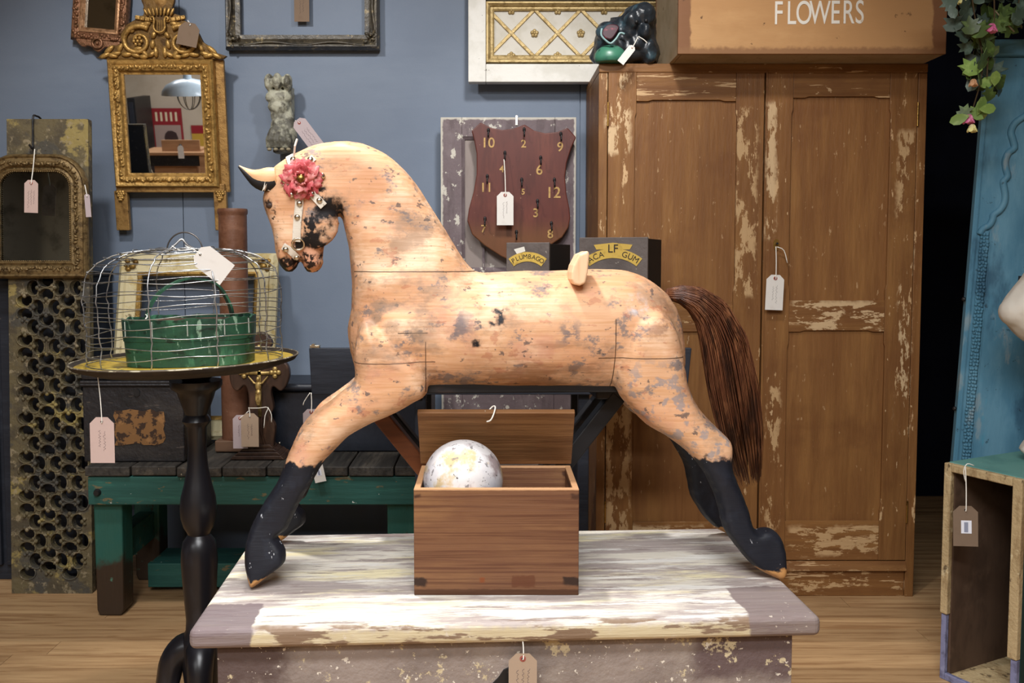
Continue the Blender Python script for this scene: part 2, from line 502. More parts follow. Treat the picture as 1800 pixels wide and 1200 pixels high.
# ================================================================== wardrobe
def wardrobe():
    Y = 3.15; x0, x1, H = .365, 1.487, 1.855
    M = T(0, Y, 0)
    root = thing('wardrobe', 'tall two-door panelled wardrobe with worn brown paint behind the wooden horse', 'wardrobe', M)
    def cb(*r): a_, b_ = PL(r[0], r[3], M), PL(r[1], r[2], M); return ((a_.x, b_.x), None, (a_.z, b_.z))
    VB = [(1064, 1108, 700, 935), (1064, 1108, 120, 270), (1344, 1372, 640, 930), (1344, 1366, 180, 420), (1574, 1610, 230, 420), (1572, 1606, 420, 760), (1288, 1332, 190, 520)]
    HB = [(1386, 1548, 925, 976), (1392, 1558, 528, 582), (1200, 1232, 540, 580), (1100, 1290, 925, 976), (1388, 1600, 1000, 1045)]
    def wmat(name, seed, vertical=True, chip=.62, a=1):
        st = (16, 16, 2.2) if vertical else (2.2, 16, 16)
        g_ = (40, 40, 2.5) if vertical else (2.5, 40, 40)
        return mat(name, '7d5530', [dict(c='946a3c', s=(g_[0] * .35, 12, g_[2] * .8), lo=.4, hi=.7, a=.7, seed=seed), grain('5f3a1d', *g_, a=.32),
                   dict(c='6b4426', s=5, lo=.48, hi=.72, a=.6, seed=seed),
                   dict(c='c6a47a', s=(st[0] * 1.6, 30, st[2] * 3), d=8, lo=chip, hi=chip + .025, a=a, seed=seed * 2.3, rg=.68),
                   dict(c='c9aa82', s=(70, 70, 25) if vertical else (25, 70, 70), d=3, lo=.68, hi=.71, a=.9 if chip < .7 else .4, seed=seed)] + ([] if chip > .7 else
                   [dict(c='c8ab84' if i % 2 else 'bb9a70', s=(26, 26, 9) if vertical else (9, 26, 26), d=9, rg=.7, lo=.50 + .02 * (i % 3), hi=.53 + .02 * (i % 3), e=.012, jit=.012, seed=i * 3.1, box=cb(*bb)) for i, bb in enumerate(VB if vertical else HB)]),
                   rough=.5, spec=.3, bump=((90, 90, 14) if vertical else (14, 90, 90), .18), rnd=True, rvar=.06)
    WV = wmat('worn_brown_paint_upright', 1.0); WH = wmat('worn_brown_paint_rail', 4.0, False, .60)
    WP = wmat('worn_brown_paint_panel', 8.0, True, .74)
    z = lambda py: PL(1340, py, M).z
    x = lambda px, py=550: PL(px, py, M).x
    D = .42
    b = MB()
    b.box(x0, x0 + .02, .02, D, 0, H - .03); b.box(x1 - .02, x1, .02, D, 0, H - .03); b.box(x0 + .02, x1 - .02, D - .015, D, .02, H - .03)
    b.box(x0 + .02, x1 - .02, .03, D - .015, .09, .11)
    b.build('carcass', WV, root, bevel=.002)
    MB().box(x0, x1, -.004, D, H - .03, H).build('top_board', WH, root, bevel=.003)
    zt = z(122) - .002
    MB().box(x0, x0 + .03, 0, .021, .0, H - .031).build('face_stile', WV, root, bevel=.002)
    MB().box(x1 - .03, x1, 0, .021, .0, H - .031).build('face_stile', WV, root, bevel=.002)
    MB().box(x0 + .031, x1 - .031, .002, .021, zt, H - .031).build('cornice_rail', WH, root, bevel=.002)
    zb = z(984)
    MB().box(x0 + .031, x1 - .031, .004, .025, .0, zb - .035).build('plinth', WH, root, bevel=.003)
    MB().prism([(-.012, zb - .035), (.02, zb - .035), (.02, zb - .003), (-.002, zb - .003)], x0 + .031, x1 - .031, 'x').build('plinth_moulding', WH, root)
    xm = x(1338)
    doors = [(x0 + .0325, xm - .0025, 178, 530, 585, 917), (xm + .0025, x1 - .0325, 172, 528, 583, 915)]
    for k, (a, c, p1, p2, p3, p4) in enumerate(doors):
        th = .0 ; dth = .024
        dr = MB().box(a + .05, c - .05, .016, .02, zb + .05, zt - .05).build('door', WP, root)
        sw = .096 if k == 0 else .094
        zz = [zb, z(p4), z(p3), z(p2), z(p1), zt - .003]
        ch = .0045; ce_ = .055
        def stile(xa, xb, inner):
            # the inner edge steps back between the stops of each chamfer
            pts = []
            xi = xb if inner > 0 else xa; xo = xa if inner > 0 else xb
            pts.append((xo, zz[0])); pts.append((xi, zz[0]))
            for q0, q1 in ((zz[1], zz[2]), (zz[3], zz[4])):
                pts += [(xi, q0 + ce_ * .7), (xi - inner * ch, q0 + ce_), (xi - inner * ch, q1 - ce_), (xi, q1 - ce_ * .7)]
            pts += [(xi, zz[5]), (xo, zz[5])]
            if inner < 0: pts = pts[::-1]
            return pts
        MB().prism(stile(a, a + sw, 1), -.002, .02).build('door_stile', WV, dr, bevel=.0015)
        MB().prism(stile(c - sw, c, -1), -.002, .02).build('door_stile', WV, dr, bevel=.0015)
        for q0, q1, ed in ((zz[0], zz[1], 0), (zz[2], zz[3], 1), (zz[4], zz[5], 1)):
            xa, xb = a + sw + .0004, c - sw - .0004
            pts = [(xa, q1), (xa, q0)]
            if ed: pts += [(xa + ce_ * .7, q0), (xa + ce_, q0 + ch), (xb - ce_, q0 + ch), (xb - ce_ * .7, q0)]
            pts += [(xb, q0), (xb, q1)]
            MB().prism(pts, -.001, .02).build('door_rail', WH, dr, bevel=.0015)
        MB().box(a + sw - .004, c - sw + .004, .008, .016, zz[1] - .004, zz[2] + .004).build('door_panel', WP, dr)
        MB().box(a + sw - .004, c - sw + .004, .008, .016, zz[3] - .004, zz[4] + .004).build('door_panel', WP, dr)
        for py in ((180, 222), (880, 918)):
            hx = a - .001 if k == 0 else c + .001
            MB().tube([(hx, -.004, z(py[1])), (hx, -.004, z(py[0]))], .0035, 8).build('hinge', BRASS, dr, smooth=60)
        if k == 1:
            MB().box(a, a + .006, -.006, -.002, zz[0], zz[5]).build('closing_bead', WV, dr, bevel=.001)
            kx, kz = x(1364, 430), z(430)
            MB().prism([(kx + .011 * math.cos(t / 16 * 2 * math.pi), kz + .02 * math.sin(t / 16 * 2 * math.pi)) for t in range(16)], -.0045, -.002).build('keyhole_plate', BRASS, dr)
            MB().tube([(kx, -.016, kz + .004), (kx, -.002, kz + .004)], .004, 8).build('key_shaft', BLACKM, dr)
    return root
wardrobe()

# ================================================================== blanket chest
LIDZ = .556
c_lf, c_rf = F(330, 1107, LIDZ), F(1445, 1084, LIDZ)
cdir = (c_rf - c_lf).normalized()
CYAW = math.degrees(math.atan2(cdir.y, cdir.x))
MC = T(c_lf.x, c_lf.y, 0) @ RZ(CYAW)
CW = (c_rf - c_lf).length
CD = PL(437, 945, MC @ T(0, 0, 0)).y if False else ((MC.inverted() @ F(1280, 924, LIDZ)).y + (MC.inverted() @ F(440, 942, LIDZ)).y) / 2
def chest():
    root = thing('blanket_chest', 'low blanket chest with chipped white and taupe painted lid under the wooden horse', 'chest', MC)
    LID = mat('chipped_white_lid_paint', 'dbd4c6', [
        dict(c='e8dcb0', s=(3, 14, 14), lo=.5, hi=.62, a=.8), dict(c='a89c98', s=(2.6, 17, 22), d=10, lo=.43, hi=.55, a=.95, rg=.7),
        dict(c='8d7f7a', s=(4, 36, 30), d=9, lo=.55, hi=.6, a=.85, seed=5, rg=.72), dict(c='e6e3dc', s=(3, 26, 30), d=10, lo=.52, hi=.58, a=.85, seed=11, rg=.74),
        dict(c='c9ba94', box=(None, (-.03, .006), (None, LIDZ - .008)), e=.006, jit=.008, a=.85),
        dict(c='86705c', s=(7, 40, 40), d=8, lo=.51, hi=.55, box=(None, (None, .012), (None, LIDZ + .1)), e=.01, jit=.01, seed=3),
        dict(c='7a6c6e', box=((-.02, .108), (-.02, .115), None), e=.003, jit=.012, js=40, a=.93),
        dict(c='7c6e6c', box=((CW - .13, CW + .02), (-.02, .15), None), e=.003, jit=.016, js=30, a=.93),
        dict(c='cfc4b4', s=90, lo=.68, hi=.72, d=3, a=.7)], rough=.55, spec=.25, bump=((8, 70, 70), .3))
    BODY = mat('taupe_chest_paint', '94877f', [dict(c='7d716a', s=7, lo=.4, hi=.65, a=.8), dict(c='988c82', s=16, lo=.52, hi=.7, a=.6),
        dict(c='5d4e4a', box=((None, .16), None, None), e=.02, jit=.03, s=6, lo=.3, hi=.5),
        dict(c='665654', box=((CW - .22, None), None, (LIDZ - .12, None)), e=.015, jit=.03, js=20),
        dict(c='c4b594', s=22, d=9, lo=.585, hi=.61, rg=.72), dict(c='d8cfc0', s=70, d=5, lo=.64, hi=.67)], rough=.75, spec=.15, bump=(60, .35))
    me = MB()
    me.box(0, CW, 0, CD, LIDZ - .037, LIDZ)
    lid = me.build('lid', LID, root, bevel=.012, seg=4)
    BS = .045
    b = MB()
    bx0, bx1, by0, by1, bt = .042, CW - .042, .028, CD - .01, LIDZ - .0375
    b.box(bx0, bx1, by0, by0 + .02, .03, bt); b.box(bx0, bx1, by1 - .02, by1, .03, bt)
    b.box(bx0, bx0 + .02, by0 + .02, by1 - .02, .03, bt); b.box(bx1 - .02, bx1, by0 + .02, by1 - .02, .03, bt)
    b.box(bx0 + .02, bx1 - .02, by0 + .02, by1 - .02, .03, .05)
    b.build('body', BODY, root, bevel=.002)
    MB().box(bx0 - .012, bx1 + .012, by0 - .012, by1, 0, .085).build('plinth', BODY, root, bevel=.004)
    # iron lock plate low on the front
    kx = (MC.inverted() @ P(905, 1195, c_lf.y)).x
    MB().prism([(kx + .05 * math.cos(t / 20 * 6.2832) * (1 + .15 * math.cos(t / 20 * 6.2832 * 4)), LIDZ - .145 + .05 * math.sin(t / 20 * 6.2832) * (1 + .15 * math.cos(t / 20 * 6.2832 * 4))) for t in range(20)], by0 - .003, by0).build('lock_plate', BLACKM, root, bevel=.001)
    return root
chest()

# ================================================================== the wooden horse
HY0, HYAW = 1.897, 3.2
MH = T(0, HY0, LIDZ) @ RZ(HYAW)
def horse():
    root = thing('wooden_horse', 'carved pale pine galloping horse with black painted hooves and red-brown hair tail on the chest', 'horse', MH)
    def HP(pts, v): return [(lambda q: (q.x, q.z))(PL(px, py, MH, v)) for px, py in pts]
    torso = [(470, 322), (476, 300), (498, 281), (520, 269), (545, 257), (575, 250), (610, 248), (645, 254), (680, 272), (710, 297), (740, 335), (765, 375),
             (790, 415), (813, 452), (832, 474), (850, 479), (880, 478), (920, 476), (1000, 474), (1080, 473), (1112, 478), (1142, 492), (1166, 510), (1186, 535),
             (1198, 565), (1203, 600), (1203, 640), (1190, 672), (1150, 684), (1090, 684), (1000, 682), (900, 682), (800, 682), (740, 684), (690, 680), (650, 668), (628, 655),
             (619, 630), (613, 600), (612, 575), (617, 545), (618, 500), (615, 455), (611, 425), (604, 395), (598, 378), (591, 386), (583, 397), (579, 412),
             (571, 432), (568, 452), (568, 464), (558, 477), (543, 479), (533, 468), (528, 456), (522, 470), (512, 479), (500, 476), (489, 462), (484, 440), (482, 420), (475, 396), (465, 366),
             (462, 345)]
    fleg = [(640, 560), (690, 590), (745, 640), (752, 690), (722, 711), (690, 729), (652, 744), (617, 764), (590, 790), (566, 814), (552, 842), (536, 870), (519, 900), (508, 926),
            (502, 934), (489, 941), (494, 950), (501, 962), (503, 976), (501, 989), (488, 1002), (468, 1017), (447, 1033), (438, 1032), (433, 1008), (430, 985), (433, 952), (445, 916), (465, 880), (485, 850), (500, 817), (510, 790),
            (525, 757), (548, 726), (580, 704), (608, 681), (624, 662), (622, 620)]
    hleg = [(1100, 560), (1150, 540), (1190, 580), (1202, 640), (1208, 672), (1217, 697), (1236, 725), (1262, 752), (1285, 777), (1288, 800), (1287, 822), (1293, 842), (1306, 872), (1318, 905), (1326, 930), (1345, 926),
            (1363, 933), (1377, 955), (1381, 985), (1381, 1010), (1374, 1019), (1346, 1009), (1316, 988), (1292, 960), (1270, 925), (1259, 885), (1246, 848), (1226, 816), (1205, 791),
            (1170, 766), (1135, 745), (1106, 716), (1086, 690), (1078, 660), (1080, 610)]
    def interp(ctrl):
        c = np.array(ctrl, float)
        def f(x, z):
            w = 1.0 / (((x - c[:, 0]) ** 2 + (z - c[:, 1]) ** 2) ** 1.5 + 1e-6)
            return float((w * c[:, 2]).sum() / w.sum())
        return f
    cp = lambda px, py, val: (*HP([(px, py)], 0)[0], val)
    Tb = interp([cp(700, 580, .112), cp(850, 580, .125), cp(1000, 580, .125), cp(1120, 570, .118), cp(1190, 570, .09), cp(640, 590, .088), cp(680, 440, .068), cp(720, 380, .058), cp(640, 330, .05), cp(600, 290, .045), cp(700, 510, .09),
                 cp(530, 330, .055), cp(500, 400, .043), cp(505, 460, .034), cp(560, 380, .05), cp(550, 455, .03)])
    Rb = interp([cp(700, 580, .11), cp(850, 580, .12), cp(1000, 580, .12), cp(1120, 570, .12), cp(640, 590, .08), cp(680, 440, .06), cp(720, 380, .05), cp(640, 330, .05),
                 cp(530, 330, .045), cp(500, 400, .035), cp(505, 460, .028), cp(560, 380, .04), cp(550, 455, .025)])
    mb = MB()
    pillow(mb, smoothpoly(HP(torso, 0), 3), Tb, Rb, lambda u, z: 0.0, .009)
    zt = .36
    def legv(u, z): return -(.142 - (.142 - .072) * max(0, min(1, z / zt)))
    def legpoly(pts):
        out = []
        for px, py in pts:
            v = -.11
            for _ in range(4):
                q = PL(px, py, MH, v); v = legv(q.x, q.z)
            out.append((q.x, q.z))
        return smoothpoly(out, 3)
    LT = lambda u, z: .024 + .034 * max(0, min(1, (z - .12) / .25))
    LR = lambda u, z: .013 + .036 * max(0, min(1, (z - .12) / .25))
    for pts in (fleg, hleg):
        poly = legpoly(pts)
        for s_ in (1, -1): pillow(mb, poly, LT, LR, legv, .008, flip=s_)
    # brow and cheek swelling
    q = PL(474, 362, MH, -.045); mb.ell((q.x + .012, -.034, q.z), (.02, .014, .017), 12)
    q = PL(552, 392, MH, -.045); mb.ell((q.x, -.03, q.z), (.05, .02, .05), 14)
    q = PL(474, 362, MH, .045); mb.ell((q.x + .012, .034, q.z), (.02, .014, .017), 12)
    me = remesh(mb, .0042, 3)
    zmin_ = min(v.co.z for v in me.vertices)
    for v in me.vertices: v.co.z -= zmin_ * max(0, 1 - v.co.z / .3)
    lump(me, .0016, 22, 3)
    hz = lambda px, py, v=-.1: PL(px, py, MH, v)
    def ball(px, py, r, v=-.1):
        q = hz(px, py, v); k = r * 1870 / 1600 / 1000
        return ((q.x - k, q.x + k), (None, None), (q.z - k, q.z + k))
    seam = lambda xa, xb, y: ((hz(xa, y).x, hz(xb, y).x), None, (hz(xa, y).z - .0009, hz(xa, y).z + .0009))
    vseam = lambda x_, ya, yb: ((hz(x_, ya).x - .0009, hz(x_, ya).x + .0009), (None, -.03), (hz(x_, yb).z, hz(x_, ya).z))
    bz = hz(530, 815, -.12).z
    PINE = mat('worn_pine_with_black_paint', 'd9ab86', [
        dict(c='d59d78', s=(5, 9, 11), lo=.42, hi=.66, a=.7), dict(c='efcdae', s=(6, 8, 10), lo=.5, hi=.66, a=.7), grain('c08a58', 7, 40, 190, a=.5),
        dict(c='c98f78', s=8, lo=.56, hi=.68, a=.55, seed=4),
        dict(c='a5876e', s=(9, 12, 13), d=9, lo=.5, hi=.64, a=.75, seed=2, rg=.68), dict(c='7b7270', s=(14, 16, 20), d=10, lo=.555, hi=.62, a=.85, rg=.72, seed=9),
        dict(c='57504f', s=(42, 42, 60), d=7, lo=.62, hi=.67, a=.8, seed=7), dict(c='b06a50', s=(24, 24, 40), d=6, lo=.61, hi=.66, a=.45, seed=17),
        dict(c='8f8a8c', s=(34, 30, 38), d=8, lo=.53, hi=.6, a=.75, box=((hz(1080, 700).x, None), None, (None, hz(1200, 640).z)), e=.04, seed=13),
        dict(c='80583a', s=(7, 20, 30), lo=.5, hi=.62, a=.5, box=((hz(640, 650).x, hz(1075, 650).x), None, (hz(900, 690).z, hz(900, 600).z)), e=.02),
        dict(c='2a1f18', box=seam(617, 838, 478), e=.0008, jit=.0008), dict(c='5a4030', box=seam(620, 765, 637), e=.0006, jit=.0008),
        dict(c='4a3424', box=seam(1050, 1206, 628), e=.0006, jit=.0008), dict(c='5a4030', box=vseam(748, 600, 690), e=.0006, jit=.0008),
        dict(c='4a3424', box=vseam(1080, 560, 690), e=.0006, jit=.0008), dict(c='3a2a20', box=seam(700, 752, 585), e=.001, jit=.0015),
        dict(c='16151a', box=ball(881, 555, 9, -.125), s=55, lo=.42, hi=.5, e=.006, jit=.022, js=55), dict(c='16151a', box=ball(864, 571, 4, -.125), e=.004, jit=.012, js=70), dict(c='1f1d20', box=ball(839, 604, 6, -.125), s=60, lo=.40, hi=.5, e=.005, jit=.02, js=60), dict(c='6a6468', box=ball(800, 575, 26, -.12), s=(20, 20, 34), lo=.5, hi=.58, d=8, e=.02, jit=.03, js=30, a=.85), dict(c='6f686a', box=ball(1005, 585, 20, -.12), s=(26, 26, 34), lo=.5, hi=.58, d=8, e=.02, jit=.03, js=30, a=.85), dict(c='8a7462', box=ball(690, 570, 60, -.12), s=(16, 16, 26), lo=.44, hi=.6, d=9, e=.04, jit=.04, js=20, a=.8), dict(c='8c6650', box=ball(1150, 560, 40, -.12), s=(18, 18, 22), lo=.46, hi=.6, d=9, e=.03, jit=.04, js=20, a=.7), dict(c='c9cacf', box=ball(1122, 538, 14, -.12), s=30, lo=.42, hi=.55, e=.012, jit=.02, a=.7),
        dict(c='1a1718', box=ball(577, 370, 19, -.04), s=38, lo=.33, hi=.42, e=.006, jit=.03, js=45), dict(c='1a1718', box=ball(552, 418, 16, -.035), s=38, lo=.36, hi=.45, e=.006, jit=.03, js=45),
        dict(c='1a1718', box=ball(562, 338, 12, -.045), s=40, lo=.40, hi=.49, e=.006, jit=.024, js=50), dict(c='1a1718', box=ball(550, 392, 26, -.04), s=(40, 40, 26), lo=.47, hi=.53, e=.006, jit=.03, js=40),
        dict(c='2a1f1c', box=ball(472, 358, 6, -.03), e=.003, jit=.010, js=90), dict(c='3a2a22', box=ball(478, 385, 16, -.035), s=60, lo=.55, hi=.6, e=.01, jit=.02),
        dict(c='1f1614', s=45, lo=.40, hi=.5, box=((None, hz(528, 460, -.03).x), None, (hz(500, 500, -.03).z, hz(500, 452, -.03).z)), e=.004, jit=.014),
        dict(c='2a1d18', s=50, lo=.50, hi=.56, box=((hz(530, 460, -.03).x, hz(575, 460, -.03).x), None, (hz(545, 500, -.03).z, hz(545, 445, -.03).z)), e=.004, jit=.012),
        dict(c='151212', box=ball(526, 430, 7, -.036), e=.002, jit=.002),
        dict(c='1d1e25', box=(None, None, (None, bz)), e=.004, jit=.028, js=38),
        dict(c='2b303c', s=(20, 20, 14), lo=.5, hi=.7, a=.6, box=(None, None, (None, bz - .02)), e=.02),
        dict(c='b98752', box=((None, None), None, (None, .024)), e=.002, jit=.014, js=60),
        dict(c='c9cbd0', s=(60, 60, 20), d=4, lo=.66, hi=.68, a=.8, box=(None, None, (None, bz)), e=.01)],
        rough=.5, spec=.25, bump=((14, 60, 150), .10))
    body = put('body', me, PINE, root)
    bvh = BVHTree.FromPolygons([v.co.copy() for v in me.vertices], [tuple(p.vertices) for p in me.polygons])
    Mi = MH.inverted(); lo = Mi @ CAM; li = Mi.to_3x3()
    def hit(px, py):
        loc, nor, i, d = bvh.ray_cast(lo, (li @ ray(px, py)).normalized())
        if loc is None:
            q = PL(px, py, MH, -.05); return q, Vector((0, -1, 0))
        return loc, nor
    # ears
    EARI = mat('black_inner_ear_paint', '1d1a1a', rough=.6)
    EAR = mat('pale_pine_ear', 'e8bd90', [grain('c08a5a', 6, 30, 90, a=.5)], rough=.5)
    for s_ in (-1, 1):
        e0 = PL(487, 310, MH, s_ * .034); e1 = PL(420, 292, MH, s_ * .034)
        if s_ > 0: e0 = Vector((PL(487, 310, MH, -.034).x, .034, PL(487, 310, MH, -.034).z)); e1 = Vector((PL(420, 292, MH, -.034).x, .04, PL(420, 292, MH, -.034).z))
        ax = (e1 - e0); n_ = 12; pts = [e0.lerp(e1, i / (n_ - 1)) + Vector((0, 0, -.012 * math.sin(math.pi * i / (n_ - 1)))) for i in range(n_)]
        rr = [.018, .020, .021, .021, .020, .018, .0155, .0125, .0095, .007, .0045, .002]
        o = MB().tube(pts, rr, 14).build('ear', EAR, root, smooth=60)
        dn = Vector((ax.z, 0, -ax.x)).normalized() * (-1)
        if dn.z > 0: dn = -dn
        inn = MB().tube([p + dn * r_ * .52 + Vector((0, -.003, 0)) for p, r_ in zip(pts, rr)], [r_ * .78 for r_ in rr], 12)
        inn.build('inner_ear', EARI, o, smooth=60)
    # eye
    q, n_ = hit(474, 361)
    MB().ell(q, (.0075, .004, .006), 12).build('eye', mat('worn_dark_eye_paint', '3a2a22', rough=.5), root, smooth=180)
    # bridle: flat white leather straps that follow the head
    LEA = mat('white_leather', 'd8d0c2', [dict(c='9a8f82', s=50, lo=.5, hi=.7, a=.6), dict(c='70665c', s=120, lo=.66, hi=.7, a=.6)], rough=.45, spec=.35)
    def strap(pix, w):
        base = smoothpoly([Vector((a, b, 0)) for a, b in pix], 6, closed=False)
        P0 = [hit(p.x, p.y) for p in base]
        vs = []; fs = []; N = len(P0)
        pp = [p for p, _ in P0]; nn = [n for _, n in P0]
        for _ in range(2):
            nn = [(nn[max(0, i - 1)] + nn[i] + nn[min(N - 1, i + 1)]).normalized() for i in range(N)]
        for i in range(N):
            t = (pp[min(i + 1, N - 1)] - pp[max(i - 1, 0)]).normalized(); x_ = t.cross(nn[i]).normalized()
            for a, h in ((-1, .0045), (1, .0045), (1, -.002), (-1, -.002)):
                vs.append(pp[i] + x_ * a * w / 2 + nn[i] * h)
        for i in range(N - 1):
            for k in range(4): fs.append((i * 4 + k, i * 4 + (k + 1) % 4, i * 4 + 4 + (k + 1) % 4, i * 4 + 4 + k))
        fs += [(3, 2, 1, 0), tuple(4 * (N - 1) + k for k in range(4))]
        return MB().add(vs, fs).build('bridle_strap', LEA, root, bevel=.0008)
    S1 = strap([(527, 335), (526, 360), (524, 385), (522, 410), (521, 424)], .0165)
    S2 = strap([(545, 336), (556, 348), (569, 362)], .0165)
    S3 = strap([(522, 310), (515, 292), (510, 276)], .016)
    S4 = strap([(525, 318), (510, 319), (496, 320)], .014)
    S5 = strap([(498, 432), (510, 440), (522, 452)], .014)
    S6 = strap([(476, 330), (466, 329)], .014)
    S7 = strap([(531, 300), (545, 284), (552, 278)], .014)
    for px, py in [(503, 437), (521, 450), (527, 357), (524, 381), (562, 352), (548, 340), (513, 342), (501, 318), (517, 283), (546, 282), (566, 310), (468, 330)]:
        q, n_ = hit(px, py); rot = n_.to_track_quat('Z', 'Y').to_matrix()
        MB().ell(q + n_ * .0055, (.0062, .0062, .0045), 12, rot=rot).build('bridle_stud', NICKEL, root, smooth=180)
    q, n_ = hit(524, 428)
    rot = n_.to_track_quat('Z', 'Y').to_matrix()
    MB().tube([q + n_ * .004 + rot @ Vector((.012 * math.cos(t / 20 * 6.2832), .012 * math.sin(t / 20 * 6.2832), 0)) for t in range(20)], .0022, 8, closed=True).build('bridle_ring', NICKEL, root, smooth=180)
    # rosette
    PINK = mat('faded_red_leather', 'bf5458', [dict(c='df9690', s=34, lo=.5, hi=.62, a=.8), dict(c='a03c42', s=60, lo=.55, hi=.7, a=.7)], rough=.6)
    q, n_ = hit(531, 315)
    n_ = (n_ + Vector((0, -1.2, 0))).normalized(); zq = Vector((0, 0, 1)); xq = n_.cross(zq).normalized() * -1; zq = xq.cross(n_) * -1
    if zq.z < 0: zq = -zq
    ros = MB().tube([q + n_ * .003, q + n_ * .016], [.016, .012], 16).build('rosette', PINK, root, smooth=60)
    rr_ = random.Random(3)
    for ring, (cnt, rad, ht, sz) in enumerate([(7, .036, .005, .021), (5, .024, .011, .016), (4, .011, .014, .009)]):
        for k in range(cnt):
            a = 6.2832 * k / cnt + ring * .4 + rr_.uniform(-.1, .1)
            dirv = xq * math.cos(a) + zq * math.sin(a); side = n_.cross(dirv)
            b = MB(); vs = []; fs = []
            G = 5
            for i in range(G):
                for j in range(G):
                    s_ = i / (G - 1); t_ = j / (G - 1) * 2 - 1
                    wd = sz * (.45 + .75 * math.sin(math.pi * (.15 + .75 * s_)))
                    up = ht * (.2 + .8 * s_) + .007 * abs(t_) ** 2 * (1 if k % 2 else -.3) + .005 * math.sin(s_ * 5 + t_ * 4 + k * 1.7) + (.006 if ring else -.002) * s_ * s_
                    vs.append(q + dirv * (rad * (.12 + .98 * s_) + .002 * math.cos(t_ * 6)) + side * t_ * wd * .8 + n_ * (up + .002))
            for i in range(G - 1):
                for j in range(G - 1): fs.append((i * G + j, i * G + j + 1, i * G + G + j + 1, i * G + G + j))
            o = b.add(vs, fs).build('petal', PINK, ros, smooth=180)
            so = o.modifiers.new('s', 'SOLIDIFY'); so.thickness = .0018
    MB().ell(q + n_ * .020, (.0085, .006, .0085), 14).build('rosette_stud', BRASS, ros, smooth=180)
    MB().tube([hit(517, 278)[0] + Vector((0, -.006, 0)), hit(520, 268)[0] + Vector((.0, -.01, .012)), hit(520, 268)[0] + Vector((.004, -.008, .026))], .0022, 6).build('bridle_cord', WHITE_STRING, root)
    # seat peg
    PEG = mat('pale_pine_peg', 'ecc6a0', [grain('cf9a6c', 40, 40, 6, a=.4)], rough=.5)
    pg = [(lambda q_: (q_.x, q_.z))(PL(px, py, MH, -.075)) for px, py in [(1000, 490), (1000, 478), (1003, 466), (1013, 447), (1029, 440), (1031, 448), (1028, 478), (1024, 497), (1014, 501), (1004, 499)]]
    MB().prism(pg, -.115, -.045).build('seat_peg', PEG, root, bevel=.005, seg=3)
    q = PL(1014, 487, MH, -.1)
    # tail
    rt = random.Random(5)
    HAIR = mat('red_brown_horsehair', '5c3521', [dict(c='8a5a3a', s=(60, 60, 14), lo=.45, hi=.65, a=.8), dict(c='2b1811', s=(45, 45, 10), lo=.5, hi=.65, a=.9)], rough=.38, spec=.45)
    cen = [(1172, 517), (1195, 516), (1222, 525), (1250, 550), (1272, 600), (1288, 680), (1303, 770), (1318, 852)]
    hw = [9, 15, 24, 33, 42, 46, 40, 22]
    nrm = [(.15, -1), (.2, -1), (.5, -.85), (.8, -.6), (.97, -.25), (.99, -.12), (.99, -.15), (.99, -.2)]
    def tailpt(t, a, dv):
        f_ = t * (len(cen) - 1); i = min(int(f_), len(cen) - 2); s_ = f_ - i
        s2 = s_ * s_ * (3 - 2 * s_) * .3 + s_ * .7
        w = hw[i] + (hw[i + 1] - hw[i]) * s2
        nx, ny = (nrm[i][k] + (nrm[i + 1][k] - nrm[i][k]) * s2 for k in (0, 1))
        px = cen[i][0] + (cen[i + 1][0] - cen[i][0]) * s_; py = cen[i][1] + (cen[i + 1][1] - cen[i][1]) * s_
        p_ = PL(px + nx * a * w, py + ny * a * w, MH, 0.0)
        return Vector((p_.x, dv * (.01 + .03 * math.sin(math.pi * min(1, t * .8 + .08))), p_.z))
    b = MB()
    for k in range(900):
        a0 = rt.uniform(-1, 1); d0 = rt.uniform(-1, 1) * math.sqrt(max(0, 1 - a0 * a0)); te = rt.uniform(.80, 1.0) if rt.random() < .7 else rt.uniform(.55, .9)
        ph = rt.uniform(0, 6.28); am = rt.uniform(.0, .10); fr = rt.uniform(2, 5)
        pts = []
        for i in range(13):
            t = min(1, te * i / 12) if te <= 1 else te * i / 12
            t = min(t, .999)
            pts.append(tailpt(t, a0 * (1 - .10 * t) + am * t * math.sin(ph + fr * t), d0 + am * math.cos(ph + fr * t)))
        pts = smoothpoly(pts, 1, closed=False)
        w = rt.uniform(.0009, .0017)
        b.tube(pts, [w] * 9 + [w * .9, w * .8, w * .6, w * .3] if len(pts) == 13 else w, 3)
    o = b.build('tail', HAIR, root, smooth=180); o['kind'] = 'stuff'
    o['label'] = 'long red-brown horsehair tail'
    # stand under the belly
    STB = mat('black_painted_stand_wood', '1b1a1c', [dict(c='3a2a22', s=(10, 30, 30), lo=.55, hi=.7, a=.6)], rough=.5)
    STW = mat('dark_varnished_strut_wood', '6a3a1e', [grain('4a2612', 6, 40, 40, a=.6)], rough=.45)
    pl = lambda px, py, v: PL(px, py, MH, v)
    a, c = pl(742, 688, -.03), pl(1082, 688, -.03)
    MB().box(a.x, c.x, -.055, .085, pl(742, 692, -.055).z, a.z + .02).build('belly_board', STB, root, bevel=.003)
    bs = pl(872, 990, .09)
    MB().box(-.11, .11, .03, .165, 0, .035).build('stand_base', STB, root, bevel=.004)
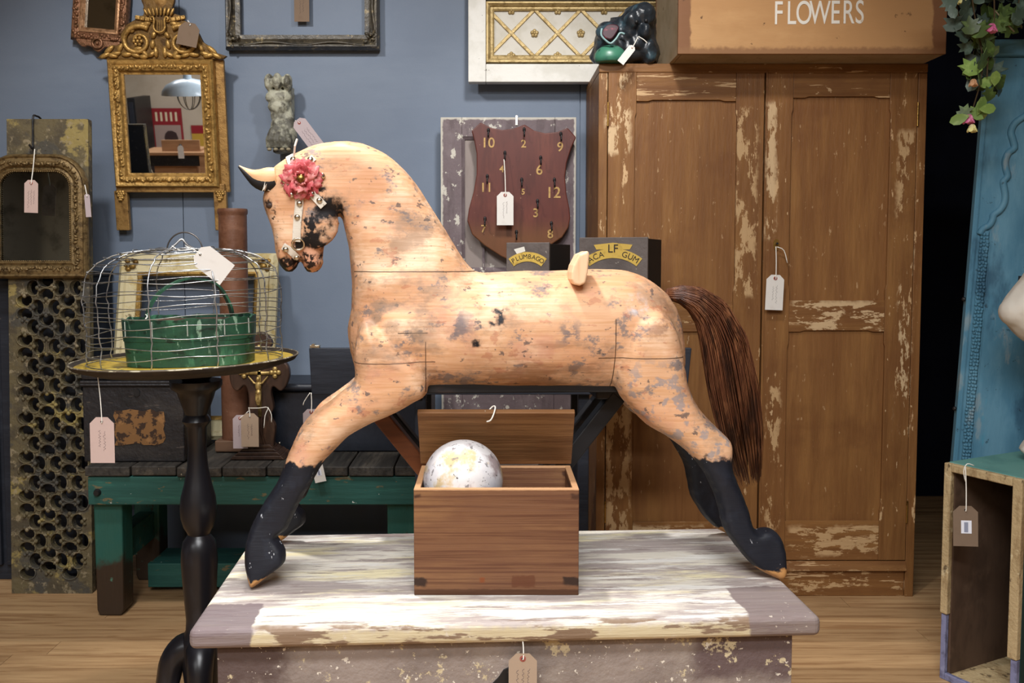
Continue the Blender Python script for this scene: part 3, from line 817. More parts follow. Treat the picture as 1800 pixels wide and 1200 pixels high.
    for v, mt_, k in ((.05, STW, 0), (.145, STB, 1)):
        tl, bl = pl(640 if not k else 672, 716 if not k else 700, v), Vector((.035, v, .03))
        tr, br = pl(1092 if not k else 1062, 690, v), Vector((-.035, v, .03))
        tl = Vector((pl(655, 712, .05).x, v, pl(655, 712, .05).z)); tr = Vector((pl(1085, 694, .05).x, v, pl(1085, 694, .05).z))
        MB().bar(tl, Vector((-.02, v, .03)), .034, .042, up=(0, -1, 0)).build('strut', mt_, root, bevel=.003)
        MB().bar(tr, Vector((.03, v, .03)), .034, .042, up=(0, -1, 0)).build('strut', STB, root, bevel=.003)
    for px in (720, 1062):
        q = pl(px, 695, .1); MB().box(q.x - .03, q.x + .03, .03, .165, a.z - .03, a.z - .004).build('strut_bracket', STB, root, bevel=.004)
    return root
horse()

# ================================================================== pine box and ball
def pinebox():
    q0, q1 = F(728, 1046, LIDZ), F(1017, 1046, LIDZ)
    x0, x1, y0 = q0.x, q1.x, (q0.y + q1.y) / 2
    w = x1 - x0; h = P(870, 859, y0).z - LIDZ; d = .195
    M = T(x0, y0, LIDZ)
    root = thing('pine_box', 'open reddish pine box with a raised lid holding the white ball on the chest', 'box', M)
    def bm_(name, sd, base='745038'):
        return mat(name, base, [dict(c='8f6844', s=(3, 14, 10), lo=.45, hi=.68, a=.7, seed=sd), grain('523022', 3, 80, 190, a=.7), dict(c='6a4430', s=6, lo=.5, hi=.72, a=.5, seed=sd),
               dict(c='35241c', box=((None, .022), None, (.018, .034)), e=.003, jit=.008), dict(c='35241c', box=((w - .03, None), None, (.02, .036)), e=.003, jit=.008),
               dict(c='4a3022', box=((.0, .012), None, (h - .018, h - .010)), e=.003, jit=.006), dict(c='4a3022', box=((w - .016, w), None, (h - .02, h - .010)), e=.003, jit=.006),
               dict(c='5c3420', box=((.186, .23), None, (.016, .038)), e=.002, jit=.006, a=.75), dict(c='7c4020', box=((.125, .135), None, (.024, .034)), e=.002, jit=.004, a=.8),
               dict(c='43291b', box=(None, None, (None, .012)), e=.002, jit=.002, a=.75),
               dict(c='c79a70', box=(None, None, (h - .003, None)), e=.001, jit=.001, a=.8)], rough=.55, spec=.25, bump=((5, 90, 150), .2))
    BX = bm_('reddish_pine', 1.0)
    t = .012
    MB().box(0, w, 0, t, 0, h).build('front_board', BX, root, bevel=.0015)
    MB().box(0, w, d - t, d, 0, h).build('back_board', BX, root, bevel=.0015)
    MB().box(0, t, t, d - t, 0, h).build('side_board', BX, root, bevel=.0015)
    MB().box(w - t, w, t, d - t, 0, h).build('side_board', BX, root, bevel=.0015)
    MB().box(t, w - t, t, d - t, 0, .01).build('bottom_board', BX, root)
    MB().box(t, w - t, t, d - t, .111, .121).build('inner_tray', BX, root)
    LIDW = mat('plain_pine_lid', '87603c', [dict(c='6f4a2c', s=(3, 20, 20), lo=.45, hi=.68, a=.7), grain('55361f', 3, 60, 60, a=.5)], rough=.55, bump=((5, 90, 90), .2))
    ll = .146
    Ml = T(-.006 + 0, d, h + .002) @ RX(33)
    lid = MB(); lid.box(.004, w + .008, 0, .012, 0, ll, m=Ml)
    lo_ = lid.build('lid', LIDW, root, bevel=.0015)
    # cord loop through the lid
    cx = P(868, 730, y0 + .09).x - x0
    tp = Ml @ Vector((cx, -.001, ll))
    pts = [tp + Vector((-.008, -.004, -.016)), tp + Vector((.0, -.008, -.012)), tp + Vector((.006, -.005, .0)), tp + Vector((.009, .004, .012)), tp + Vector((.004, .012, .012)), tp + Vector((-.006, .012, .002)), tp + Vector((-.012, .006, .003))]
    MB().tube(smoothpoly(pts, 4, closed=False), .0016, 6).build('cord', WHITE_STRING, root, smooth=180)
    # ball
    r = .0795
    c = P(814, 846, y0 + .085)
    zc = LIDZ + .115 + r
    WB = mat('chalky_white_ball', 'd6d4d4', [dict(c='b9b8c0', s=9, lo=.42, hi=.62, a=.8), dict(c='8d7a7c', s=14, d=8, lo=.5, hi=.6, a=.8), dict(c='c4ab78', s=9, lo=.53, hi=.6, a=.85, seed=4),
             dict(c='6a6668', s=60, d=7, lo=.60, hi=.65, a=.8), dict(c='55504e', s=120, d=3, lo=.67, hi=.70)], rough=.4, spec=.4)
    bl = MB().ell((0, 0, r), r, 48).build('ball', WB, None, smooth=180)
    bl.location = (c.x, y0 + .088, LIDZ + .121)
    setp(bl, 'chalky white speckled ball resting in the open pine box', 'ball')
pinebox()
# ================================================================== furniture behind the horse
DKN = mat('dark_navy_paint', '23262e', [dict(c='2f333c', s=(4, 20, 20), lo=.45, hi=.7, a=.7), dict(c='5a5048', s=(30, 60, 60), d=6, lo=.68, hi=.71, a=.8)], rough=.55, bump=((10, 60, 60), .15))
def navy_bench():
    Y = 2.6
    l, r = P(543, 650, Y), P(1216, 650, Y)
    zt, zb = P(543, 612, Y).z, P(543, 694, Y).z
    M = T((l.x + r.x) / 2, Y, 0)
    root = thing('trestle_bench', 'long dark navy painted trestle table behind the wooden horse', 'table', M)
    w = (r.x - l.x) / 2
    xa_, xb_ = P(632, 650, Y).x - M.translation.x, P(1185, 650, Y).x - M.translation.x
    MB().box(xa_, xb_, .0245, .32, zt - .022, zt).build('top_board', DKN, root, bevel=.003)
    MB().prism([(-w, zt), (-w + .006, zb), (w - .012, zb), (w, zt)], .004, .024).build('apron', DKN, root, bevel=.002)
    MB().prism([(xa_, zt - .0225), (xa_, zb), (xb_, zb), (xb_, zt - .0225)], .29, .31).build('apron', DKN, root, bevel=.002)
    for px in (738, 1027):
        x = P(px, 850, Y).x - M.translation.x
        for y in (.026, .256): MB().box(x - .016, x + .016, y, y + .032, 0, zb + .06).build('leg', DKN, root, bevel=.003)
        MB().box(x - .012, x + .012, .058, .256, .18, .22).build('stretcher', DKN, root, bevel=.002)
    MB().box(-w + .002, -w + .03, .006, .022, zt, zt + .008).build('catch_plate', NICKEL, root, bevel=.001)
    MB().tube([(-w + .012, .002, zt + .008), (-w + .012, .024, zt + .008)], .005, 8).build('catch_pin', NICKEL, root)
    return zt
NB_Z = navy_bench()

TEAL = mat('teal_green_paint', '2c5a53', [dict(c='234a45', s=(3, 12, 12), lo=.42, hi=.68, a=.8), dict(c='3f7c6e', s=(4, 40, 30), lo=.55, hi=.7, a=.5), grain('1f4a44', 3, 40, 60, a=.4),
           dict(c='7d6a48', s=(14, 40, 40), d=8, lo=.61, hi=.65, a=.7), dict(c='c8d0cc', s=(50, 60, 60), d=3, lo=.745, hi=.76, a=.9)], rough=.55, bump=((6, 60, 60), .2), rnd=True, rvar=.08)
TEALLEG = mat('teal_paint_worn_off_leg', '2c5a50', [dict(c='245a52', s=6, lo=.42, hi=.68, a=.8), dict(c='3a2d22', box=(None, None, (None, .17)), e=.02, jit=.09, js=14), dict(c='3a2d22', s=(30, 30, 8), d=6, lo=.6, hi=.64, a=.9), dict(c='4f7a68', s=14, lo=.62, hi=.66, box=(None, None, (None, .2)), e=.03)], rough=.5, bump=((50, 50, 8), .2))
PLANK = mat('grimy_black_bench_plank', '3b3834', [dict(c='524c44', s=(20, 5, 20), lo=.5, hi=.66, a=.8), grain('1f1d1c', 60, 5, 60, a=.7), dict(c='7d7464', s=(60, 60, 60), d=3, lo=.72, hi=.75)], rough=.6, rnd=True, rvar=.22, bump=((60, 8, 60), .3))
BY = 2.94
BTZ = P(400, 820, BY).z
def teal_bench():
    l = P(150, 850, BY).x; r = -.24
    M = T((l + r) / 2, BY, 0); c = M.translation.x; w = (r - l) / 2
    root = thing('plank_bench', 'teal green painted workbench with grimy black plank top along the wall', 'bench', M)
    x = -w; i = 0
    while x < w - .02:
        pw = random.choice([.118, .126, .145, .15]); b = min(w, x + pw)
        if w - b < .05: b = w
        put('top_plank', MB().box(0, b - x - .004, 0, .5, -.032, 0).mesh('top_plank'), PLANK, root, bevel=.004, M=T(x, random.uniform(-.004, .004), BTZ + random.uniform(-.0015, .0015)))
        x = b; i += 1
    za = P(400, 838, BY).z; zb = P(150, 888, BY).z
    MB().box(-w + .005, w, .006, .036, zb, BTZ - .0345).build('apron', TEAL, root, bevel=.003)
    MB().box(-w + .005, w, .46, .49, zb, BTZ - .0345).build('apron', TEAL, root, bevel=.003)
    q = P(170, 866, BY); MB().tube([(q.x - c, .006, q.z), (q.x - c, -.006, q.z)], [.013, .009], 10).build('coach_bolt', BLACKM, root, smooth=40)
    for lx0, lx1 in ((P(157, 980, BY).x - c, P(209, 980, BY).x - c), (w - .11, w - .01)):
        for y in (.0365, .37):
            MB().prism([(lx0, BTZ - .035), (lx0 + .004, .02), (lx0 + .012, 0), (lx1 - .012, 0), (lx1 - .004, .02), (lx1, BTZ - .035)], y, y + .09).build('leg', TEALLEG, root, bevel=.006)
        MB().box(lx0 + .02, lx1 - .02, .1265, .37, .16, .26).build('side_rail', TEAL, root, bevel=.003)
        MB().box(lx0 + .02, lx1 - .02, .1265, .37, zb + .01, BTZ - .035).build('side_rail', TEAL, root, bevel=.003)
    z0, z1 = P(250, 1032, 3.18).z, P(250, 990, 3.18).z
    MB().box(P(210, 1000, BY).x - c, w - .112, .24, .27, z0, z1).build('stretcher', TEAL, root, bevel=.003)
    MB().box(P(210, 1000, BY).x - c, w - .112, .2705, .43, z1 - .03, z1 - .005).build('shelf_board', TEAL, root, bevel=.003)
teal_bench()
BZ = BTZ + .0025

def trunks():
    TK = mat('black_trunk_leather', '232225', [dict(c='33302f', s=(5, 12, 12), lo=.45, hi=.65, a=.8), dict(c='5a524c', s=(12, 60, 60), d=8, lo=.62, hi=.66, a=.6), dict(c='141416', s=9, lo=.5, hi=.65, a=.6)], rough=.45, spec=.4, bump=(50, .35))
    Y = 3.0
    l, r = P(146, 740, Y).x, P(323, 740, Y).x; zt = P(240, 655, Y).z; zl = P(240, 677, Y).z
    M = T((l + r) / 2, Y, BZ); c = M.translation.x; w = (r - l) / 2; h = zt - BZ; hl = zl - BZ
    root = thing('travelling_trunk', 'battered black trunk with a rusty patch at the left end of the teal bench', 'trunk', M)
    MB().box(-w, w, 0, .295, 0, hl - .002).build('body', TK, root, bevel=.004)
    ld = MB().box(-w - .004, w + .004, -.006, .299, hl + .016, h + .03).build('lid', TK, root, bevel=.012, seg=3)
    for z_ in (hl + .002, hl + .011):
        MB().tube([(-w - .002, -.006, z_), (w + .002, -.006, z_)], .0055, 8).build('lid_bead', TK, root, smooth=60)
    MB().box(-w, w, .0, .295, hl - .002, hl + .016).build('lid_rim', TK, root)
    q = P(241, 690, Y); MB().prism([(q.x - c + .010 * math.cos(t / 12 * 6.2832), q.z - BZ + .013 * math.sin(t / 12 * 6.2832)) for t in range(12)], -.004, 0).build('lock_plate', BLACKM, root)
    RUST = mat('rusted_tin_plate', '7d5a36', [dict(c='3a2a20', s=38, d=5, lo=.5, hi=.56), dict(c='a0764a', s=20, lo=.55, hi=.65, a=.6)], rough=.7)
    a, b = P(203, 780, Y), P(288, 721, Y)
    pts = []
    rr = random.Random(4)
    for (x0, z0), (x1, z1) in zip([(a.x, a.z), (b.x, a.z), (b.x, b.z), (a.x, b.z)], [(b.x, a.z), (b.x, b.z), (a.x, b.z), (a.x, a.z)]):
        for k in range(7): pts.append((x0 + (x1 - x0) * k / 7 - c + rr.uniform(-.006, .006), z0 + (z1 - z0) * k / 7 - BZ + rr.uniform(-.006, .006)))
    MB().prism(pts, -.0025, 0).build('tin_patch', RUST, root)
    # second trunk
    Y = 3.16
    l, r = P(470, 740, Y).x, P(757, 740, Y).x; zt = P(500, 673, Y).z
    M = T((l + r) / 2, Y, BZ); c = M.translation.x; w = (r - l) / 2; h = zt - BZ
    TN = mat('navy_black_tin', '1f232c', [dict(c='2b303a', s=6, lo=.45, hi=.65, a=.7), dict(c='8a8c90', s=(50, 60, 60), d=3, lo=.74, hi=.755)], rough=.4, spec=.4, bump=(40, .1))
    root = thing('tin_trunk', 'navy-black box with a rolled lid edge on the bench behind the horse foreleg', 'trunk', M)
    MB().box(-w, w, 0, .265, 0, h - .03).build('body', TN, root, bevel=.004)
    MB().box(-w - .006, w + .006, -.004, .269, h - .029, h - .006).build('lid', TN, root, bevel=.004)
    MB().tube([(-w - .012, -.008, h - .014), (w + .012, -.008, h - .014)], .0145, 12).build('lid_roll', TN, root, smooth=60)
    q = P(491, 779, Y); MB().ell((q.x - c, -.001, q.z - BZ), (.006, .004, .006), 8).build('rivet', NICKEL, root, smooth=180)
trunks()

def cream_frame():
    Y0 = 3.345
    base = P(343, 781, Y0)
    M = T(base.x, Y0, BZ + .004) @ RX(-13)
    root = thing('picture_frame', 'empty cream and gold picture frame leaning behind the wire food cover', 'frame', M)
    CR = mat('cream_and_gold_paint', 'cbbf98', [dict(c='b59c5c', s=(14, 14, 14), lo=.52, hi=.66, a=.8), dict(c='6a5a3a', s=30, d=7, lo=.62, hi=.67, a=.85)], rough=.5, bump=(60, .2))
    GO = gilt('dull_gold_slip', '9a7a40', '6a5028')
    q = lambda px, py: PL(px, py, M)
    x0, x1 = q(203, 600).x, q(484, 600).x; z1 = q(343, 446).z
    fw = .082
    ix0, ix1, iz0, iz1 = x0 + fw, x1 - fw, fw, z1 - fw
    path = [(ix0, iz0), (ix1, iz0), (ix1, iz1), (ix0, iz1)]
    MB().frame(path, [(.0, .0), (.0, .012), (.008, .014), (.014, .010), (.05, .016), (.056, .024), (.068, .026), (.076, .016), (fw, .010), (fw, -.012), (0, -.012)]).build('moulding', CR, root, smooth=35)
    MB().frame(path, [(-.006, -.004), (-.006, .010), (.0005, .015), (.009, .015), (.009, -.004)]).build('gold_slip', GO, root)
    for cx, cz in ((ix0, iz1), (ix1, iz1), (ix0, iz0), (ix1, iz0)):
        b = MB(); sx = 1 if cx > 0 else -1; sz = 1 if cz > .3 else -1
        for k, (dx, dz, r_) in enumerate([(.03, .03, .014), (.045, .018, .011), (.018, .045, .011), (.055, .03, .008), (.03, .055, .008), (.05, .05, .012)]):
            b.ell((cx + sx * dx, -.02, cz + sz * dz), (r_, .008, r_ * .8), 8)
        b.build('corner_carving', GO, root, smooth=180)
cream_frame()

def roller():
    Y = 3.2
    q = P(416, 800, Y); zt = P(416, 367, Y).z
    TE = mat('brown_terracotta', '6b4836', [dict(c='805a46', s=(6, 6, 20), lo=.45, hi=.65, a=.7), dict(c='54321f', s=12, lo=.52, hi=.68, a=.7), dict(c='c0a890', s=70, d=4, lo=.7, hi=.73, a=.6)], rough=.45, bump=(50, .15))
    root = thing('stoneware_pipe', 'tall brown stoneware cylinder with a rolled lip behind the wire food cover', 'pipe', T(q.x, Y, BZ))
    r = .0485; h = zt - BZ
    MB().lathe([(.0, .04), (r * 1.0, .04), (r * 1.02, h * .3), (r, h - .06), (r, h - .026), (r * .99, h - .022), (r * 1.06, h - .016), (r * 1.07, h - .006), (r * 1.03, h), (r * .82, h), (r * .8, h - .05), (0, h - .052)], 32).build('body', TE, root, smooth=50)
    MB().box(-.062, .05, -.05, .05, 0, .04).build('foot_block', mat('old_brown_wood_block', '6e5340', [grain('4a3426', 4, 30, 30)], rough=.6), root, bevel=.004)
roller()

def crucifix():
    Y = 3.03
    q0 = P(452, 818, Y)
    M = T(q0.x, Y, BZ)
    root = thing('standing_crucifix', 'dark wood standing crucifix with gilt figure and stepped foot on the teal bench', 'crucifix', M)
    WD = mat('dark_walnut_crucifix', '3d2a20', [grain('231712', 30, 30, 6, a=.7), dict(c='5e4230', s=(20, 20, 8), lo=.52, hi=.68, a=.6)], rough=.4, spec=.4)
    GO = mat('worn_gilt_figure', 'b79c62', [dict(c='7d6638', s=60, lo=.5, hi=.65, a=.7)], rough=.4, metal=.6)
    z = lambda py: P(450, py, Y).z - BZ
    x = lambda px: P(px, 720, Y).x - q0.x
    # stepped foot
    for k, (w_, z0, z1) in enumerate([(.092, 0, .013), (.078, .0132, .024), (.064, .0242, .034), (.05, .0342, .046)]):
        MB().prism([(-w_, z0), (w_, z0), (w_ - .012, z1), (-w_ + .012, z1)], .0 + k * .008, .115 - k * .008).build('foot_step', WD, root, bevel=.002)
    L = lambda pts: smoothpoly([(x(a), z(b)) for a, b in pts], 4)
    MB().prism(L([(432, 797), (428, 775), (432, 750), (426, 735), (432, 715), (430, 690), (424, 680), (412, 690), (402, 682), (398, 660), (404, 640), (420, 634), (435, 640), (437, 620), (430, 605), (440, 590), (453, 585), (466, 590), (475, 605), (468, 620), (470, 640), (485, 634), (500, 642), (505, 660), (498, 682), (488, 690), (476, 682), (472, 694), (476, 720), (470, 735), (478, 752), (476, 775), (470, 797)]), .038, .066).build('cross', WD, root, bevel=.004)
    c = root
    b = MB()
    for px, py in ((425, 657), (480, 657), (452, 618)):
        for dx, dz in ((0, 0), (.012, 0), (-.012, 0), (0, .012), (0, -.012)):
            b.ell((x(px) + dx, .034, z(py) + dz), (.009, .006, .009), 8)
    b.box(x(425), x(480), .033, .039, z(661), z(655)); b.box(x(449), x(455), .033, .039, z(735), z(615))
    b.build('gilt_mount', GO, c, smooth=180)
    b = MB()
    sh = Vector((x(451), .026, z(676)))
    for s_ in (-1, 1): b.tube([sh + Vector((s_ * .012, 0, .0)), sh + Vector((s_ * .022, 0, .012)), sh + Vector((s_ * .034, 0, .026))], [.0045, .0035, .0025], 8)
    b.ell(sh + Vector((0, -.002, .016)), (.007, .007, .009), 10); b.ell(sh + Vector((0, 0, -.008)), (.011, .007, .018), 10)
    b.ell(sh + Vector((0, -.001, -.03)), (.011, .008, .010), 10)
    for s_ in (-1, 1): b.tube([sh + Vector((s_ * .005, 0, -.034)), sh + Vector((s_ * .006, -.004, -.055)), sh + Vector((s_ * .002, 0, -.075))], [.006, .0045, .003], 8)
    put('figure', remesh(b, .002, 2), GO, c)
    b = MB()
    for sx in (-1, 1): b.tube([(sx * .012 - .002, .033, z(735)), (sx * .008 - .002, .031, z(760)), (sx * .02 - .002, .033, z(785))], .004, 8)
    b.build('scroll_carving', WD, root, smooth=60)
crucifix()

# ================================================================== pierced panel with the arched mirror
def lattice():
    base = F(90, 1043, 0)
    M = T(base.x, base.y, 0) @ RX(-2.2)
    root = thing('pierced_panel', 'tall carved pierced lattice panel with flaking paint leaning at the far left', 'panel', M)
    q = lambda px, py: PL(px, py, M)
    x0, x1 = q(20, 1000).x, q(160, 800).x
    zt = q(80, 209).z; zs = q(80, 484).z
    OL = mat('flaking_olive_paint', '61573f', [dict(c='474034', s=14, lo=.42, hi=.62, a=.85), dict(c='93834f', s=(6, 6, 7), lo=.56, hi=.6, a=.85, d=7), dict(c='45433e', s=7, lo=.5, hi=.56, a=.85, seed=5, d=7), dict(c='93866c', s=40, lo=.56, hi=.66, a=.7), dict(c='3b3126', s=60, lo=.62, hi=.7, a=.8)], rough=.65, bump=(50, .35))
    holes = []
    px_m = (q(110, 700).x - q(100, 700).x) / 10
    ux, uz = 75 * px_m, 68.7 * px_m
    hr = 11.8 * px_m
    def kidney(cx, cz, ang, sx=1.0):
        pts = []
        for k in range(18):
            t = 6.2832 * k / 18
            r_ = hr * (1 - .42 * math.exp(-((t - 3.1416) / .55) ** 2))
            a_, b_ = r_ * math.cos(t) * .92, r_ * math.sin(t) * 1.1
            pts.append((cx + a_ * math.cos(ang) - b_ * math.sin(ang), cz + a_ * math.sin(ang) + b_ * math.cos(ang)))
        return pts
    gx, gz = q(43.7, 540).x, q(43.7, 540).z
    dh, dv = 22.5 * px_m, 12.6 * px_m
    tips = []; nodes = []
    for i in range(-2, 5):
        for j in range(-12, 4):
            for off in (0, 1):
                cx = gx + (i + .5 * off) * ux; cz = gz + (j + .5 * off) * uz
                nodes.append((cx, cz))
                for dx, dz, ang, tp in ((-dh, 0, 3.1416, 0), (dh, 0, 0, 0), (0, dv, -1.5708, 1), (0, -dv, 1.5708, 1)):
                    hx, hz_ = cx + dx, cz + dz
                    if x0 + .004 + hr < hx < x1 - .004 - hr and .05 + hr < hz_ < zs - .01:
                        holes.append(kidney(hx, hz_, ang)); tips.append((hx, hz_, ang))
    outer = [(x0, 0), (x1, 0), (x1, zt), (x0, zt)]
    b = MB(); plate(b, outer, holes, 0, .03)
    b.build('lattice_board', OL, root, bevel=.004, seg=2)
    0 and MB().box(x0 + .04, x0 + .08, .0305, WALLY - .004 - base.y - (zt - .1) * math.tan(R(2.2)), zt - .12, zt - .08).build('wall_batten', OL, root)
    MB().box(x0 + .002, x1 - .002, .0302, .036, zs + .01, zt - .004).build('back_board', BLACKM, root)
    # carved leaf tips on the bars round each opening
    lf = MB()
    for hx, hz_, ang in tips:
        dx, dz = -math.cos(ang), -math.sin(ang)
        for k, (d_, s_, r_) in enumerate(((.62, 0, .0085), (.98, .35, .007), (.98, -.35, .007))):
            lf.ell((hx + dx * hr * d_ - dz * s_ * hr, -.001, hz_ + dz * hr * d_ + dx * s_ * hr), (r_, .007, r_), 6)
    o = lf.build('leaf_carving', OL, root, smooth=180); o['kind'] = 'stuff'
    rm = MB()
    for h in holes:
        cx = sum(p[0] for p in h) / len(h); cz = sum(p[1] for p in h) / len(h)
        arc = [(cx + (p[0] - cx) * 1.13, -.001, cz + (p[1] - cz) * 1.13) for p in (h[-6:] + h[:7])]
        rm.tube(arc, .0032, 5)
    o = rm.build('rim_carving', OL, root, smooth=180); o['kind'] = 'stuff'
    # hook over the top
    hx, hz1 = q(62, 260).x, q(62, 262).z
    hk = MB().tube(smoothpoly([(hx + .006, .034, zt - .02), (hx + .004, .034, zt + .006), (hx, .01, zt + .012), (hx - .003, -.008, zt + .002), (hx - .004, -.008, hz1 + .02), (hx - .003, -.016, hz1), (hx - .008, -.026, hz1 + .012)], 5, closed=False), .0035, 8)
    h = hk.build('wire_hook', BLACKM, None, smooth=60); 
    h.matrix_world = M; WM[h.name] = M
    setp(h, 'black wire hook over the top of the pierced panel', 'hook')
    # arched mirror
    M2 = M @ T(0, -.0095, 0)
    p = lambda px, py: PL(px, py, M2)
    gx0, gx1, gz0, gz1 = p(3, 400).x, p(126, 400).x, p(70, 459).z, p(70, 302).z
    M3 = M2 @ T((gx0 + gx1) / 2, 0, p(70, 491).z)
    r3 = thing('arched_mirror', 'arch-topped mirror in a dull gold foliate frame hung on the pierced panel', 'mirror', M3)
    gx0, gx1 = gx0 - M3.to_3x3().col[0].x * 0 - (gx0 + gx1) / 2, gx1 - (gx0 + gx1) / 2
    zo = p(70, 491).z; gz0 -= zo; gz1 -= zo
    DG = gilt('dull_gold_gesso', '7d6845', '55442c', 60, .45, .45)
    rad = .055
    path = [(gx0, gz0), (gx1, gz0), (gx1, gz1 - rad)] + [(gx1 - rad + rad * math.cos(t * R(15)), gz1 - rad + rad * math.sin(t * R(15))) for t in range(1, 7)] + [(gx0 + rad - rad * math.sin(t * R(15)), gz1 - rad + rad * math.cos(t * R(15))) for t in range(0, 7)]
    fw = gz0 - .003
    MB().frame(path, [(0, .0), (0, .012), (.006, .016), (.014, .011), (.02, .02), (.034, .024), (.046, .018), (.052, .023), (.058, .018), (fw, .010), (fw, -.0), (0, -.0)]).build('frame', DG, r3, smooth=40)
    beads = MB(); leaves = MB(); rr = random.Random(2)
    pp = resample(path, .0075); cx, cz = 0, (gz0 + gz1) / 2
    for i, a in enumerate(pp): beads.ell((a.x, -.0135, a.y), .0032, 6)
    outp = resample([(a[0] * 1.0 + (.027 if a[0] > 0 else -.027), a[1] + (.027 if a[1] > cz else -.027)) for a in path], .011)
    for i, a in enumerate(outp):
        ro = Matrix.Rotation(rr.uniform(0, 3.14), 3, 'Y')
        leaves.ell((a.x + rr.uniform(-.005, .005), -.024, a.y + rr.uniform(-.005, .005)), (.0095, .0045, .0045), 7, rot=ro)
    o = beads.build('bead_edge', DG, r3, smooth=180); o['kind'] = 'stuff'
    o = leaves.build('leaf_carving', DG, r3, smooth=180); o['kind'] = 'stuff'
    MB().prism([(a[0], a[1]) for a in path], -.004, .0).build('mirror_glass', OLDMIRROR, r3)
    return M, M3
M_LAT, M_ARCH = lattice()
def added_navy_cabinet():  # added cabinet; its dark navy fills in for shade behind the panel
    Y = 3.3
    a, b = P(-150, 700, Y).x, P(146, 700, Y).x; zt = P(80, 478, Y).z
    root = thing('added_navy_cabinet', 'added dark navy cabinet standing in for shade behind the pierced lattice panel', 'cabinet', T((a + b) / 2, Y, 0))
    w = (b - a) / 2
    MB().box(-w, w, .02, .28, 0, zt - .02).build('carcass', DKN, root, bevel=.003)
    MB().box(-w - .004, w + .004, -.004, .284, zt - .0195, zt).build('top', DKN, root, bevel=.003)
    for s_ in (-1, 1): MB().box(s_ * w / 2 - w / 2 + .01, s_ * w / 2 + w / 2 - .01, 0, .0195, .06, zt - .03).build('door', DKN, root, bevel=.003)
added_navy_cabinet()

